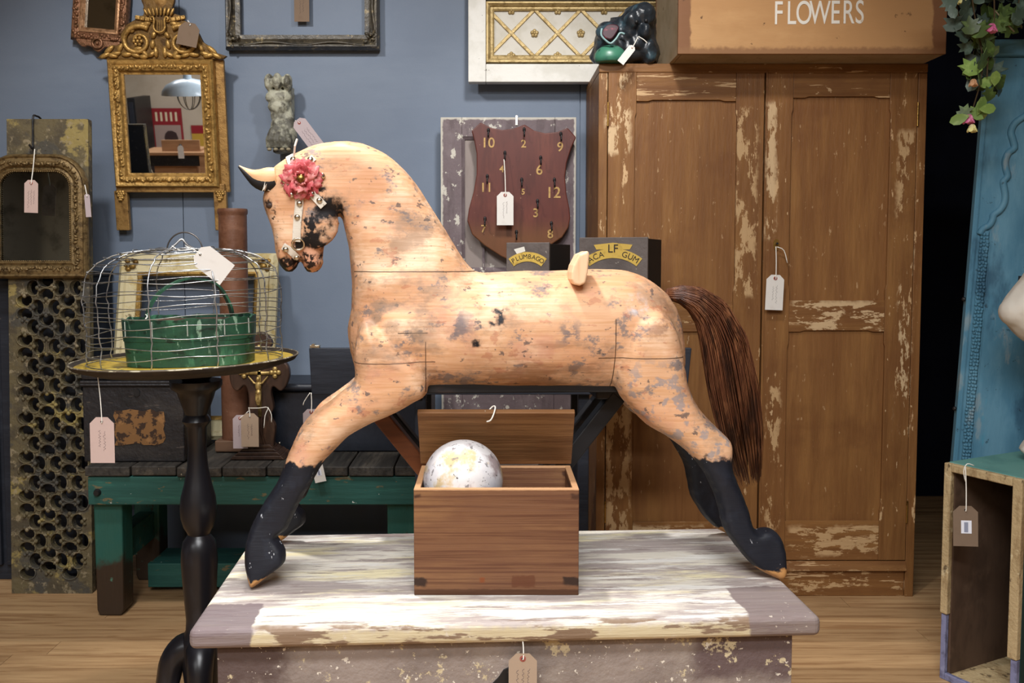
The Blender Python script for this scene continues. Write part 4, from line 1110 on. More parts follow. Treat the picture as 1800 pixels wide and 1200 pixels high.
# ================================================================== gilt mirror and frames on the wall
def gilt_mirror():
    o_ = P(298, 404, 3.575)
    M = T(o_) @ RX(6.5)
    root = thing('gilt_mirror', 'gilt mirror with a carved lyre and scroll crest hanging on the blue wall', 'mirror', M)
    q = lambda px, py, y=-.02: (lambda v: (v.x, v.z))(PL(px, py, M, y))
    G1 = gilt('bright_gilt', 'b38e50', '8a6a38', 40, .38, .5)
    G2 = gilt('matt_gilt', 'a07c48', '7c5c34', 30, .5, .4); G3 = gilt('shaded_gilt_recess', '6e5228', '4a3418', 30, .5, .3)  # crevice shade is put into the darker gilt of the crest board
    gx0, gz1 = q(217, 131); gx1, gz0 = q(361, 304)
    fw = .054
    path = [(gx0, gz0), (gx1, gz0), (gx1, gz1), (gx0, gz1)]
    MB().frame(path, [(0, .012), (0, .02), (.008, .022), (.014, .034), (.026, .040), (.034, .034), (.04, .040), (.048, .042), (fw, .034), (fw, .004), (0, .004)]).build('frame', G1, root, smooth=35)
    cr = MB(); rr = random.Random(8)
    for a in resample([(gx0 - .025, gz0 - .025), (gx1 + .025, gz0 - .025), (gx1 + .025, gz1 + .025), (gx0 - .025, gz1 + .025)], .016):
        cr.ell((a.x + rr.uniform(-.005, .005), -.039, a.y + rr.uniform(-.005, .005)), (.010, .004, .006), 7, rot=Matrix.Rotation(rr.uniform(0, 3), 3, 'Y'))
    o = cr.build('leaf_carving', G1, root, smooth=180); o['kind'] = 'stuff'
    MB().box(gx0, gx1, -.014, -.006, gz0, gz1).build('mirror_glass', MIRROR, root)
    bl, _ = q(193, 220); br, _ = q(396, 220); zb = q(300, 338)[1]; zt = q(300, 104)[1]
    MB().box(min(bl, gx0 - fw), max(br, gx1 + fw + .012), -.0035, .015, zb, zt).build('back_board', G2, root, bevel=.002)
    MB().box(q(206, 330)[0], q(395, 330)[0], -.026, -.004, zb, q(300, 323)[1]).build('bottom_rail', G2, root, bevel=.003)
    for pa, pb in ((203, 226), (377, 399)):
        xa, xb = q(pa, 370)[0], q(pb, 370)[0]
        MB().box(xa, xb, -.024, .0, 0, zb + .006).build('frame_leg', G2, root, bevel=.003)
        cn = MB(); cx = (xa + xb) / 2
        for k in range(5):
            for j in range(3): cn.ell((cx + (j - 1) * .011 * (1 - k * .17) + (.004 if k % 2 else 0), -.026, zb + .002 - k * .0075), (.0085 * (1 - k * .1), .008, .0075), 7)
        o = cn.build('cone_carving', G1, root, smooth=180)
    # crest
    sil = [(183, 104), (181, 98), (196, 90), (197, 80), (216, 78), (212, 62), (222, 44), (238, 34), (236, 28), (252, 27), (252, 10), (246, -8), (258, -22), (283, -30), (305, -22), (306, 4), (302, 22), (322, 28), (322, 35), (336, 42), (350, 60), (357, 74), (372, 84), (378, 92), (392, 104)]
    MB().prism(smoothpoly([q(*a) for a in sil], 2), -.022, -.002).build('crest_board', G3, root, bevel=.003)
    d = lambda px, py, y=-.028: Vector((*[q(px, py)[0]], y, q(px, py)[1]))
    for s_ in (-1, 1):
        cx = 283 + s_ * 39
        sp = [d(cx + s_ * (30 - 22 * t / 28) * math.cos(t / 28 * 8.2 - 2.2) * 1, 73 + (28 - 20 * t / 28) * math.sin(t / 28 * 8.2 - 2.2)) for t in range(29)]
        MB().tube(smoothpoly(sp, 2, closed=False), [.0115 - .007 * i / 56 for i in range(57)], 8).build('scroll', G1, root, smooth=180)
        b = MB()
        for k in range(7):
            a = 6.2832 * k / 6; b.ell(d(cx + (6.5 * math.cos(a) if k < 6 else 0), 73 + (6.5 * math.sin(a) if k < 6 else 0), -.031), .0068, 8)
        b.build('berry_cluster', G1, root, smooth=180)
        for k, (dx, dy, ln, an) in enumerate([(100, 98, 16, 25), (92, 88, 16, 40), (80, 95, 14, 15), (72, 84, 13, 60), (60, 96, 14, 5), (45, 97, 13, -20), (28, 94, 13, -50), (35, 45, 12, 30), (24, 42, 10, 10), (50, 52, 10, 60), (14, 78, 12, 80), (66, 66, 11, 75), (8, 92, 14, 90), (16, 96, 12, 30), (86, 98, 14, -10), (40, 86, 12, 10), (30, 100, 12, 0), (12, 62, 10, 60)]):
            c_ = d(283 + s_ * dx * .98, dy, -.026)
            ro = Matrix.Rotation(R(an) * s_, 3, 'Y')
            MB().ell(c_, (ln * .0016, .008, .0095), 9, rot=ro).build('leaf', G1, root, smooth=180)
        # ribbon pieces
        for k in range(4):
            xx = 283 + s_ * (14 + k * 8.6); yy = 36 - k * 1.6
            MB().box(-.0088, .0088, -.032, -.018, -.0075, .0075, m=T(d(xx, yy, 0)) @ RY(s_ * -10)).build('ribbon', G1, root, bevel=.003)
    ly = [(270, 37), (267, 33), (272, 31), (274, 38), (273, 48), (276, 55), (283, 58), (290, 55), (293, 48), (292, 38), (294, 31), (299, 33), (296, 37)]
    lyo = MB().tube(smoothpoly([d(a, b, -.038) for a, b in ly], 3, closed=False), .0042, 8).build('lyre', G1, root, smooth=180)
    b = MB()
    for k in (-4, 0, 4): b.tube([d(283 + k, 36, -.035), d(283 + k, 54, -.035)], .001, 5)
    b.build('lyre_string', G1, lyo)
    for k in range(8):
        xx = 258 + k * 6.6; MB().ell(d(xx, 20 + abs(k - 3.5) * .5, -.03), (.006, .006, .017), 8, rot=Matrix.Rotation(R((k - 3.5) * 8), 3, 'Y')).build('leaf', G1, root, smooth=180)
    bk = MB().lathe([(.0, 0), (.02, 0), (.03, .02), (.036, .05), (.03, .07), (0, .072)], 14, m=T(d(283, 14, -.012)) @ Matrix.Scale(.5, 4, Vector((0, 1, 0)))).build('urn', G2, root, smooth=60)
    return M
M_GILT = gilt_mirror()

def small_mirror():
    M = T(P(178, 88, 3.57)) @ RY(5)
    root = thing('carved_mirror', 'small mirror in a coppery carved frame at the top left, behind the gilt crest', 'mirror', M)
    q = lambda px, py: (lambda v: (v.x, v.z))(PL(px, py, M, -.02))
    CG = gilt('coppery_gilt', '8a6248', '5a4028', 55, .4, .5)
    LI = gilt('pinkish_gilt_lip', 'b98f6a', '8c6848', 40, .35, .5)
    x0, z0 = q(147, 47); x1, _ = q(200, 45); z1 = z0 + .28
    path = [(x0, z0), (x1, z0), (x1, z1), (x0, z1)]
    MB().frame(path, [(0, .004), (0, .014), (.012, .024), (.018, .022), (.018, .002), (0, .002)]).build('inner_lip', LI, root, smooth=35)
    MB().frame(path, [(.0175, .002), (.0175, .018), (.03, .026), (.044, .024), (.05, .014), (.05, -.004), (.0175, -.004)]).build('frame', CG, root, smooth=35)
    b = MB(); rr = random.Random(6)
    for a in resample([(x0 - .033, z0 - .033), (x1 + .033, z0 - .033), (x1 + .033, z1 + .033), (x0 - .033, z1 + .033)], .009):
        b.ell((a.x + rr.uniform(-.007, .007), -.025, a.y + rr.uniform(-.007, .007)), (.009, .006, .006), 7, rot=Matrix.Rotation(rr.uniform(0, 3), 3, 'Y'))
    o = b.build('leaf_carving', CG, root, smooth=180); o['kind'] = 'stuff'
    cx = (x0 + x1) / 2
    MB().prism(smoothpoly([(cx - .085, z0 - .045), (cx - .06, z0 - .075), (cx - .03, z0 - .07), (cx, z0 - .092), (cx + .03, z0 - .07), (cx + .06, z0 - .072), (cx + .085, z0 - .045), (cx, z0 - .03)], 3), -.02, 0).build('apron_carving', CG, root, bevel=.004)
    MB().tube([(cx + .018 * math.cos(t / 16 * 6.2832), -.024, z0 - .058 + .018 * math.sin(t / 16 * 6.2832)) for t in range(16)], .006, 8, closed=True).build('roundel', CG, root, smooth=180)
    MB().ell((cx, -.024, z0 - .058), .007, 8).build('roundel_boss', CG, root, smooth=180)
    MB().box(x0, x1, -.003, .004, z0, z1).build('mirror_glass', OLDMIRROR, root)
small_mirror()

def dark_frame():
    M = T(P(532, 88, 3.58))
    root = thing('empty_frame', 'empty dark green-brown ornate picture frame on the blue wall at the top edge', 'frame', M)
    q = lambda px, py: (lambda v: (v.x, v.z))(PL(px, py, M, -.02))
    DM = mat('dark_bronze_frame', '453f34', [dict(c='5c5444', s=(20, 20, 20), lo=.5, hi=.65, a=.8), dict(c='9a8a68', s=45, d=8, lo=.57, hi=.64, a=.8), dict(c='1f1c18', s=15, lo=.5, hi=.65, a=.7)], rough=.4, spec=.45, bump=(60, .3))
    x0, z0 = q(422, 61); x1, _ = q(641, 60); z1 = z0 + .42; fw = z0 - q(500, 87)[1]
    path = [(x0, z0), (x1, z0), (x1, z1), (x0, z1)]
    MB().frame(path, [(0, .008), (0, .018), (fw * .3, .024), (fw * .5, .018), (fw * .75, .036), (fw * .85, .038), (fw, .02), (fw, -.01), (0, -.01)]).build('moulding', DM, root, smooth=35)
    # swept outer edges in relief
    for (xa, za), (xb, zb_) in zip(path, path[1:] + path[:1]):
        d_ = Vector((xb - xa, zb_ - za)); n_ = Vector((d_.y, -d_.x)).normalized()
        pts = []
        for k in range(25):
            t = k / 24; p = Vector((xa, za)) + d_ * t + n_ * fw * (.66 + .10 * math.cos(t * 4 * math.pi))
            pts.append((p.x, -.036, p.y))
        MB().tube(pts, .004, 6).build('swept_edge', DM, root, smooth=180)
    rr = random.Random(9)
    for cx, cz in path:
        b = MB()
        for k in range(9): b.ell((cx + (1 if cx > 0 else -1) * rr.uniform(.0, .05), -.034, cz + (1 if cz > z0 + .1 else -1) * rr.uniform(0, .05)), (.011, .006, .006), 7, rot=Matrix.Rotation(rr.uniform(0, 3), 3, 'Y'))
        b.build('corner_carving', DM, root, smooth=180)
dark_frame()

def paw():
    Y = 3.53
    M = T(P(492, 270, Y))
    root = thing('carved_paw', 'silvered wood carved lion paw bracket on the blue wall above the horse head', 'carving', M)
    q = lambda px, py, y=0.: (lambda v: Vector((v.x, y, v.z)))(PL(px, py, M, -.02))
    PM = mat('worn_silver_gesso', 'a5a492', [dict(c='6a685c', s=30, lo=.45, hi=.62, a=.8), dict(c='3c382f', s=(26, 26, 14), lo=.54, hi=.64, a=.85, d=7), dict(c='b8b6a4', s=40, lo=.58, hi=.68, a=.6), dict(c='2c2823', box=(None, None, (None, q(490, 200).z)), e=.03, s=18, lo=.42, hi=.58, a=.8)], rough=.5, bump=(70, .4))
    b = MB()
    for dx in (-17, -1, 15):
        b.ell(q(492 + dx, 146, -.05 if dx == -1 else -.035), (.019, .03, .033), 12)
    b.ell(q(491, 172, -.03), (.052, .03, .03), 14); b.ell(q(491, 188, -.03), (.042, .03, .03), 14); b.ell(q(490, 205, -.025), (.03, .025, .03), 12)
    b.ell(q(490, 196, -.05), (.008, .008, .012), 8)
    b.tube([q(500, 190, -.01), q(507, 225, -.02), q(508, 255, -.03)], [.024, .034, .032], 14)
    b.ell(q(490, 222, -.03), (.03, .025, .035), 12); b.ell(q(498, 248, -.03), (.044, .03, .045), 14)
    for k, dx in enumerate((-14, -3, 8, 19)):
        b.tube([q(492 + dx * .7, 228, -.045), q(492 + dx, 248, -.062), q(492 + dx * 1.05, 262, -.055)], [.012, .014, .013], 10)
    b.box(*(lambda a, c: (a.x, c.x, -.02, .04, a.z, c.z))(q(480, 268), q(512, 150)))
    me = remesh(b, .004, 2); lump(me, .0018, 60)
    put('carving', me, PM, root)
    cl = mat('ivory_claw', '8f856c', rough=.5)
    for dx in (-14, -3, 8, 19): MB().ell(q(493 + dx, 265, -.068), (.0095, .010, .0065), 8).build('claw', cl, root, smooth=180)
paw()

def gold_panel():
    Y = 3.5
    M = T(P(1000, 144, Y))
    root = thing('lattice_wall_panel', 'white framed wall panel with gold trellis and rosettes beside the wardrobe top', 'panel', M)
    q = lambda px, py: (lambda v: (v.x, v.z))(PL(px, py, M))
    WH = mat('chipped_white_frame_paint', 'd9d8d2', [dict(c='c4c2b8', s=8, lo=.45, hi=.65, a=.7), dict(c='5a5348', s=(50, 40, 50), d=6, lo=.68, hi=.71, a=.8)], rough=.45, bump=(40, .1))
    FI = mat('stone_white_field', 'c9c6bc', [dict(c='b8b3a4', s=10, lo=.45, hi=.65, a=.7)], rough=.55)
    GG = gilt('trellis_gilt', 'b6a070', '917a4c', 50, .42, .35)
    xl, _ = q(823, 60); x_in, zi0 = q(854, 112); _, zt = q(900, -38); _, zi1 = q(900, -4); xr = q(1262, 60)[0]; xin2 = q(1230, 60)[0]
    MB().box(xl, x_in, 0, .05, 0, zt).build('frame_stile', WH, root, bevel=.003)
    MB().box(xin2, xr, 0, .05, 0, zt).build('frame_stile', WH, root, bevel=.003)
    MB().box(x_in + .0005, xin2 - .0005, .001, .05, 0, zi0).build('frame_rail', WH, root, bevel=.003)
    MB().box(x_in + .0005, xin2 - .0005, .001, .05, zi1, zt).build('frame_rail', WH, root, bevel=.003)
    fx0, fz1 = q(866, 14); _, fz0 = q(866, 98); fx1 = xin2 - (fx0 - x_in)
    path = [(fx0, fz0), (fx1, fz0), (fx1, fz1), (fx0, fz1)]
    w1 = fx0 - x_in
    MB().frame(path, [(-.006, -.03), (-.006, -.016), (0, -.012), (.008, -.014), (.01, -.006), (w1 * .6, -.002), (w1 * .65, .004), (w1 * .9, .004), (w1, -.004), (w1, -.04), (-.006, -.04)]).build('gilt_moulding', GG, root, smooth=30)
    MB().box(fx0, fx1, .024, .04, fz0, fz1).build('field', FI, root)
    px_m = q(900, 50)[0] - q(890, 50)[0]; px_m /= 10
    hh = fz1 - fz0; per = 82 * px_m; pk = q(940, 50)[0]
    for i in range(-2, 5):
        for s_ in (-1, 1):
            a = Vector((pk + i * per, fz1)); b_ = Vector((pk + i * per + s_ * per, fz0))
            # clip to the field
            lo_, hi_ = 0.0, 1.0
            for t in range(2):
                for lim, sg in ((fx0, 1), (fx1, -1)):
                    va, vb = (a.x - lim) * sg, (b_.x - lim) * sg
                    if va < 0 and vb < 0: lo_, hi_ = 1, 0
                    elif va < 0: lo_ = max(lo_, va / (va - vb))
                    elif vb < 0: hi_ = min(hi_, va / (va - vb))
            if hi_ - lo_ < .05: continue
            p0, p1 = a.lerp(b_, lo_), a.lerp(b_, hi_)
            sl = MB().bar((p0.x, .022 - .002 * (s_ > 0), p0.y), (p1.x, .022 - .002 * (s_ > 0), p1.y), .013, .007, up=(0, -1, 0)).build('trellis_strip', GG, root, bevel=.002)
        for dx, zz in ((0, (fz0 + fz1) / 2), (.5, fz1 - .004), (.5, fz0 + .004)):
            cx = pk + (i + dx) * per
            if fx0 < cx < fx1:
                b = MB()
                for k in range(5):
                    an = 6.2832 * k / 5 + .3; b.ell((cx + .009 * math.cos(an), .021, zz + .009 * math.sin(an)), (.0075, .006, .0075), 8)
                b.ell((cx, .018, zz), .005, 8)
                b.build('rosette', GG, root, smooth=180)
gold_panel()

def old_door():
    Y = 3.5
    x0, x1 = P(775, 400, Y).x, P(1012, 400, Y).x
    M = T((x0 + x1) / 2, Y, 0); w = (x1 - x0) / 2
    root = thing('cupboard_door', 'old purple-brown panelled door with chipped white edges standing behind the key board', 'door panel', M)
    PU = mat('purple_brown_door_paint', '6a5d60', [dict(c='7a6e70', s=(10, 10, 6), lo=.45, hi=.65, a=.7), dict(c='54484a', s=(30, 30, 6), lo=.5, hi=.66, a=.6), dict(c='c4c0b4', s=(24, 24, 18), d=9, lo=.575, hi=.6, a=.9, rg=.7),
             dict(c='c9c5b8', box=((-w + .008, w - .008), None, (None, P(890, 210, Y).z)), inv=1, e=.003, jit=.007, js=40, a=.75)], rough=.6, bump=(50, .2))
    TP = mat('taupe_door_panel_paint', '8a7f7a', [dict(c='7a6e6a', s=(14, 14, 4), lo=.45, hi=.65, a=.7), dict(c='c0bab0', s=30, d=7, lo=.66, hi=.69)], rough=.6)
    z = lambda py: P(890, py, Y).z
    xs = lambda px: P(px, 400, Y).x - M.translation.x
    sw = xs(812) + w; zt = z(206)
    for a in (-w, w - sw): MB().box(a, a + sw, 0, .03, 0, zt).build('stile', PU, root, bevel=.002)
    zr = [(0, .16), (z(760), z(690)), (z(600), z(475)), (z(240), zt)]
    for a, b in zr: MB().box(-w + sw + .0004, w - sw - .0004, .001, .03, a, b).build('rail', PU, root, bevel=.002)
    MB().box(xs(848), xs(852), .002, .012, z(475), z(435)).build('bead', PU, root)
    for (a, b) in ((.16, z(760)), (z(690), z(600)), (z(475), z(240))):
        MB().box(-w + sw - .005, w - sw + .005, .014, .022, a - .005, b + .005).build('panel', TP, root)
        path = [(-w + sw, a), (w - sw, a), (w - sw, b), (-w + sw, b)]
        MB().frame(path, [(-.011, -.0135), (-.011, -.010), (-.005, -.006), (0, -.002), (0, -.0135)]).build('panel_moulding', PU, root)
    q = P(908, 206, Y); MB().box(q.x - M.translation.x - .004, q.x - M.translation.x + .004, -.004, -.0005, q.z - .03, q.z + .006).build('hanging_tab', NICKEL, root)
old_door()

def text_obj(txt, size, mt, parent, M, name='lettering', extr=.0006, sx=1.0, off=0.0):
    cu = bpy.data.curves.new('t', 'FONT'); cu.body = txt; cu.size = size; cu.extrude = extr; cu.align_x = 'CENTER'; cu.align_y = 'CENTER'; cu.offset = off
    o = bpy.data.objects.new('t', cu); col.objects.link(o)
    me = evaluated(o); bpy.data.objects.remove(o)
    me.transform(M @ RX(90) @ Matrix.Diagonal((sx, 1, 1, 1)))
    me.materials.clear()
    return put(name, me, mt, parent)

def shield():
    Y = 3.455
    M = T(P(912, 458, Y)) @ RX(1.0)
    root = thing('key_board', 'shield-shaped mahogany key board with gilt numbers and hooks against the old door', 'key rack', M)
    q = lambda px, py: (lambda v: (v.x, v.z))(PL(px, py, M, -.0))
    zo = lambda p: (760 + p[0] / 4.14, 190 + p[1] / 4.14)
    pts = [(350, 102), (430, 143), (510, 158), (590, 148), (672, 118), (740, 162), (820, 182), (910, 172), (985, 142), (1047, 212), (1012, 290), (978, 400), (966, 500), (976, 620), (998, 730), (1004, 800), (990, 870), (945, 940), (870, 990), (760, 1040), (660, 1085), (575, 1115), (500, 1078), (380, 1000), (290, 920), (254, 820), (266, 730), (300, 610), (322, 480), (322, 330), (305, 240), (285, 165)]
    poly = []
    for i, p in enumerate(pts):
        poly.append(q(*zo(p)))
    MA = mat('worn_mahogany', '5b2c24', [dict(c='6f3a2c', s=(10, 10, 4), lo=.45, hi=.65, a=.7), grain('401c17', 30, 30, 5, a=.5), dict(c='6e4a26', box=(None, None, (None, q(900, 400)[1])), e=.05, a=.6), dict(c='b89a80', s=90, d=3, lo=.735, hi=.75, a=.6)], rough=.42, spec=.4)
    MB().prism(poly, -.0, .018).build('board', MA, root, bevel=.004, seg=2)
    GN = mat('gilt_numeral_paint', 'b8955c', [dict(c='8a6a40', s=90, lo=.5, hi=.65, a=.6)], rough=.5)
    for t, px, py, s_ in (('10', 405, 255, .052), ('2', 664, 262, .04), ('9', 930, 285, .048), ('6', 778, 452, .052), ('11', 392, 580, .048), ('12', 880, 618, .058), ('3', 752, 765, .046), ('7', 372, 880, .04), ('8', 858, 918, .046), ('4', 505, 445, .036), ('5', 660, 610, .03)):
        x, z_ = q(*zo((px, py))); text_obj(t, s_, GN, root, T(x, -.0008, z_), 'numeral', .0005, off=.0006)
    for px, py in ((408, 185), (668, 180), (935, 212), (528, 350), (788, 385), (400, 520), (650, 545), (888, 545), (765, 700), (383, 828), (612, 925), (866, 862)):
        x, z_ = q(*zo((px, py)))
        MB().tube(smoothpoly([(x, 0, z_ + .012), (x, -.014, z_ + .012), (x, -.022, z_ + .002), (x, -.022, z_ - .012), (x, -.03, z_ - .016), (x, -.036, z_ - .006)], 3, closed=False), .0028, 6).build('key_hook', BLACKM, root, smooth=180)
        MB().ell((x, -.002, z_ + .012), (.006, .004, .009), 8).build('hook_plate', BLACKM, root, smooth=180)
shield()

def drawer_boxes():
    GR = mat('grey_brown_drawer_paint', '5d5450', [dict(c='4a423f', s=(8, 8, 8), lo=.45, hi=.65, a=.7), dict(c='8d857c', s=50, d=6, lo=.66, hi=.7, a=.7)], rough=.6, bump=(50, .2))
    IN = mat('black_drawer_side', '1c1a1a', [dict(c='2a2624', s=10, lo=.5, hi=.7)], rough=.7)
    YL = mat('yellow_label_paint', 'b89a48', [dict(c='8f7436', s=40, lo=.5, hi=.65, a=.7), dict(c='b0703c', s=14, lo=.6, hi=.68, a=.6)], rough=.5)
    LT = mat('dark_lettering', '2a2320', rough=.6)
    WT = mat('white_scuff', 'c8c4ba', rough=.6)
    def one(name, pxl, pxr, pyt, label, txt, top, Yc, grp):
        a = P(pxl, pyt + 8, Yc); b = P(pxr, pyt, Yc - .06)
        yaw = -20; w = (b.x - a.x) / math.cos(R(yaw)); zt = P((pxl + pxr) / 2, pyt, Yc - .03).z
        h = zt - NB_Z
        M = T(a.x, Yc, NB_Z) @ RZ(yaw)
        root = thing(name, label, 'drawer', M, grp)
        MB().box(0, w, 0, .012, 0, h).build('front', GR, root, bevel=.002)
        MB().box(w - .010, w - .001, .0125, .24, 0, h - .004).build('side', IN, root, bevel=.001)
        MB().box(.001, .010, .0125, .24, 0, h - .004).build('side', IN, root, bevel=.001)
        MB().box(.0102, w - .0102, .23, .24, 0, h - .004).build('back', IN, root)
        MB().box(.0102, w - .0102, .0125, .23, 0, .008).build('bottom', IN, root)
        cx = w * .5; Rr = w * .62; cz = h - .047 - Rr if top else h - .042 - Rr
        def band(r0, r1, amax, nm):
            n = 16; pts = [(cx + r0 * math.sin(R(-amax + 2 * amax * k / n)), cz + r0 * math.cos(R(-amax + 2 * amax * k / n))) for k in range(n + 1)]
            pts += [(cx + r1 * math.sin(R(amax - 2 * amax * k / n)), cz + r1 * math.cos(R(amax - 2 * amax * k / n))) for k in range(n + 1)]
            MB().prism(pts, -.0012, -.0002).build(nm, YL, root)
        band(Rr - .014, Rr + .014, 38, 'label_band')
        fs = .024 if top else .019
        n = len(txt)
        for i, ch in enumerate(txt):
            if ch == ' ': continue
            an = R(-32 + 64 * i / (n - 1))
            text_obj(ch, fs, LT, root, T(cx + Rr * math.sin(an), -.0014, cz + Rr * math.cos(an)) @ RY(math.degrees(an)), 'letter', .0003)
        if top:
            band2 = [(cx - .05, h - .036), (cx + .05, h - .036), (cx + .058, h - .022), (cx + .0, h - .016), (cx - .058, h - .022)]
            MB().prism(band2[::-1], -.0011, -.0002).build('label_band', YL, root)
            text_obj('LF', .034, LT, root, T(cx, -.0022, h - .034), 'letter', .0003)
        else:
            MB().prism([(w * .18, h - .02), (w * .42, h - .012), (w * .45, h - .026), (w * .25, h - .034)], -.0008, 0).build('scuff', WT, root)
        MB().box(cx - .02, cx + .02, -.006, -.0002, cz + Rr - .06, cz + Rr - .045).build('pull', BLACKM, root, bevel=.002)
    one('spice_drawer', 890, 966, 426, 'smaller grey drawer lettered PLUMBAGO standing upright behind the horse', 'PLUMBAGO', False, 2.73, 'apothecary drawers on the navy table')
    one('spice_drawer', 1018, 1138, 417, 'larger grey drawer lettered ACA GUM behind the seat peg of the horse', 'ACA   GUM', True, 2.73, 'apothecary drawers on the navy table')
drawer_boxes()
# ================================================================== on top of the wardrobe
WTOP = 1.855
def flower_crate():
    Y = 3.0
    a, b = P(1192, 60, Y).x, P(1664, 60, Y).x
    zb = WTOP
    M = T(a, Y, zb)
    root = thing('flower_crate', 'tan painted wooden crate hand-lettered FLOWERS on top of the wardrobe', 'crate', M)
    w = b - a; h = .34; d = .42
    TN = mat('tan_crate_paint', 'b58a5c', [dict(c='c49a6a', s=(3, 6, 6), lo=.45, hi=.65, a=.7), dict(c='7a5238', box=((None, .04), None, None), e=.004, jit=.014, js=24, a=.9), dict(c='7a5238', box=((w - .045, None), None, None), e=.004, jit=.014, js=24, a=.9),
             dict(c='8a6444', box=(None, None, (None, .02)), e=.008, jit=.012, a=.9), dict(c='4a3020', s=(26, 26, 26), d=6, lo=.66, hi=.7, a=.8)], rough=.6, bump=((6, 60, 40), .12))
    SD = mat('pale_crate_side', 'a89478', [dict(c='94805f', s=(8, 8, 8), lo=.45, hi=.65, a=.7), dict(c='7a6650', s=40, lo=.66, hi=.7)], rough=.65)
    MB().box(0, w, 0, .014, .0, h).build('front_board', TN, root, bevel=.002)
    MB().box(0, w, d - .014, d, .0, h).build('back_board', TN, root, bevel=.002)
    MB().box(.001, .014, .0145, d - .0145, 0, h - .003).build('side_board', SD, root, bevel=.002)
    MB().box(w - .014, w - .001, .0145, d - .0145, 0, h - .003).build('side_board', SD, root, bevel=.002)
    MB().box(.0145, w - .0145, .0145, d - .0145, 0.0, .012).build('bottom_board', SD, root)
    WL = mat('white_brushed_lettering', 'e4e0d6', [dict(c='c0a888', s=(40, 40, 20), d=6, lo=.6, hi=.66, a=.8)], rough=.6)
    for ch, px, w_ in (('F', 1368, 0), ('L', 1391, 0), ('O', 1413, 0), ('W', 1441, 0), ('E', 1468, 0), ('R', 1491, 0), ('S', 1511, 0)):
        q = PL(px, 22 - (px - 1440) * .012, M)
        text_obj(ch, .106, WL, root, T(q.x, -.001, q.z - .004), 'letter', .0005, sx=.62, off=.0004)
flower_crate()

def figure():
    Y = 3.2
    M = T(P(1098, 108, Y).x, Y, WTOP)
    root = thing('toad_figure', 'dark glazed crouching creature figure with open red mouth on the wardrobe corner', 'figurine', M)
    q = lambda px, py, y=0.: (lambda v: (v.x, v.z))(PL(px, py, M, y))
    DK = mat('blue_black_glaze', '22282e', [dict(c='3d5560', s=(16, 16, 12), lo=.52, hi=.66, a=.7), dict(c='14161a', s=12, lo=.5, hi=.66, a=.8), dict(c='4a3440', s=14, lo=.6, hi=.68, a=.5)], rough=.32, spec=.5, bump=(40, .3))
    GRN = mat('green_glaze', '3f7a62', [dict(c='2a5a50', s=14, lo=.45, hi=.62, a=.8), dict(c='2f9a6a', s=7, lo=.58, hi=.68, a=.8), dict(c='1c2c2c', s=30, lo=.58, hi=.68, a=.7)], rough=.35, spec=.5)
    sil = [(1043, 112), (1043, 85), (1047, 60), (1052, 46), (1062, 39), (1073, 38), (1072, 30), (1090, 30), (1100, 16), (1118, 7), (1135, 6), (1147, 13), (1152, 30), (1152, 70), (1154, 112)]
    mb = MB()
    pl = smoothpoly([q(*a) for a in sil], 2); zmin = 0.0
    pl = [(x, max(z, zmin)) for x, z in pl]
    pillow(mb, pl, lambda u, z: .075, lambda u, z: .05, lambda u, z: .0, .008)
    def e(px, py, r, y): x, z = q(px, py, y); mb.ell((x, y, z), r, 12)
    e(1130, 28, (.046, .05, .045), -.06); e(1112, 36, (.03, .03, .03), -.08); e(1133, 55, (.02, .03, .028), -.085); e(1105, 55, (.035, .03, .03), -.06)
    e(1070, 58, (.045, .04, .03), -.05); e(1140, 88, (.03, .03, .05), -.05); e(1120, 76, (.03, .03, .03), -.06)
    me = remesh(mb, .0045, 3); lump(me, .006, 38, 2)
    put('body', me, DK, root)
    x0, z0 = q(1046, 108, -.09); x1, z1 = q(1105, 84, -.09)
    g = MB(); g.ell(((x0 + x1) / 2, -.055, .018), ((x1 - x0) / 2, .045, .045), 18)
    g.v = [(a, b, max(c, 0.001)) for a, b, c in g.v]
    g.build('green_base', GRN, root, smooth=180)
    RD = mat('red_mouth_glaze', '3c1a24', [dict(c='a03c50', s=40, lo=.55, hi=.68, a=.8)], rough=.3, spec=.5)
    mo = [q(a, b, -.095) for a, b in ((1058, 62), (1063, 48), (1074, 42), (1088, 46), (1084, 58), (1073, 70))]
    MB().prism(smoothpoly(mo, 3), -.098, -.07).build('mouth', RD, root, bevel=.004)
    LP = mat('pale_teal_lip_glaze', '7fa0a0', rough=.35, spec=.5)
    MB().tube(smoothpoly([Vector((*[q(a, b, -.1)[0]], -.1, q(a, b, -.1)[1])) for a, b in ((1058, 50), (1057, 62), (1066, 72), (1074, 76), (1083, 68), (1090, 58), (1098, 60))], 4, closed=False), .0036, 8).build('lip', LP, root, smooth=180)
    for px, py in ((1119, 38), (1136, 36)):
        x, z = q(px, py, -.108); MB().ell((x, -.105, z), .007, 8).build('eye', BLACKM, root, smooth=180)
figure()

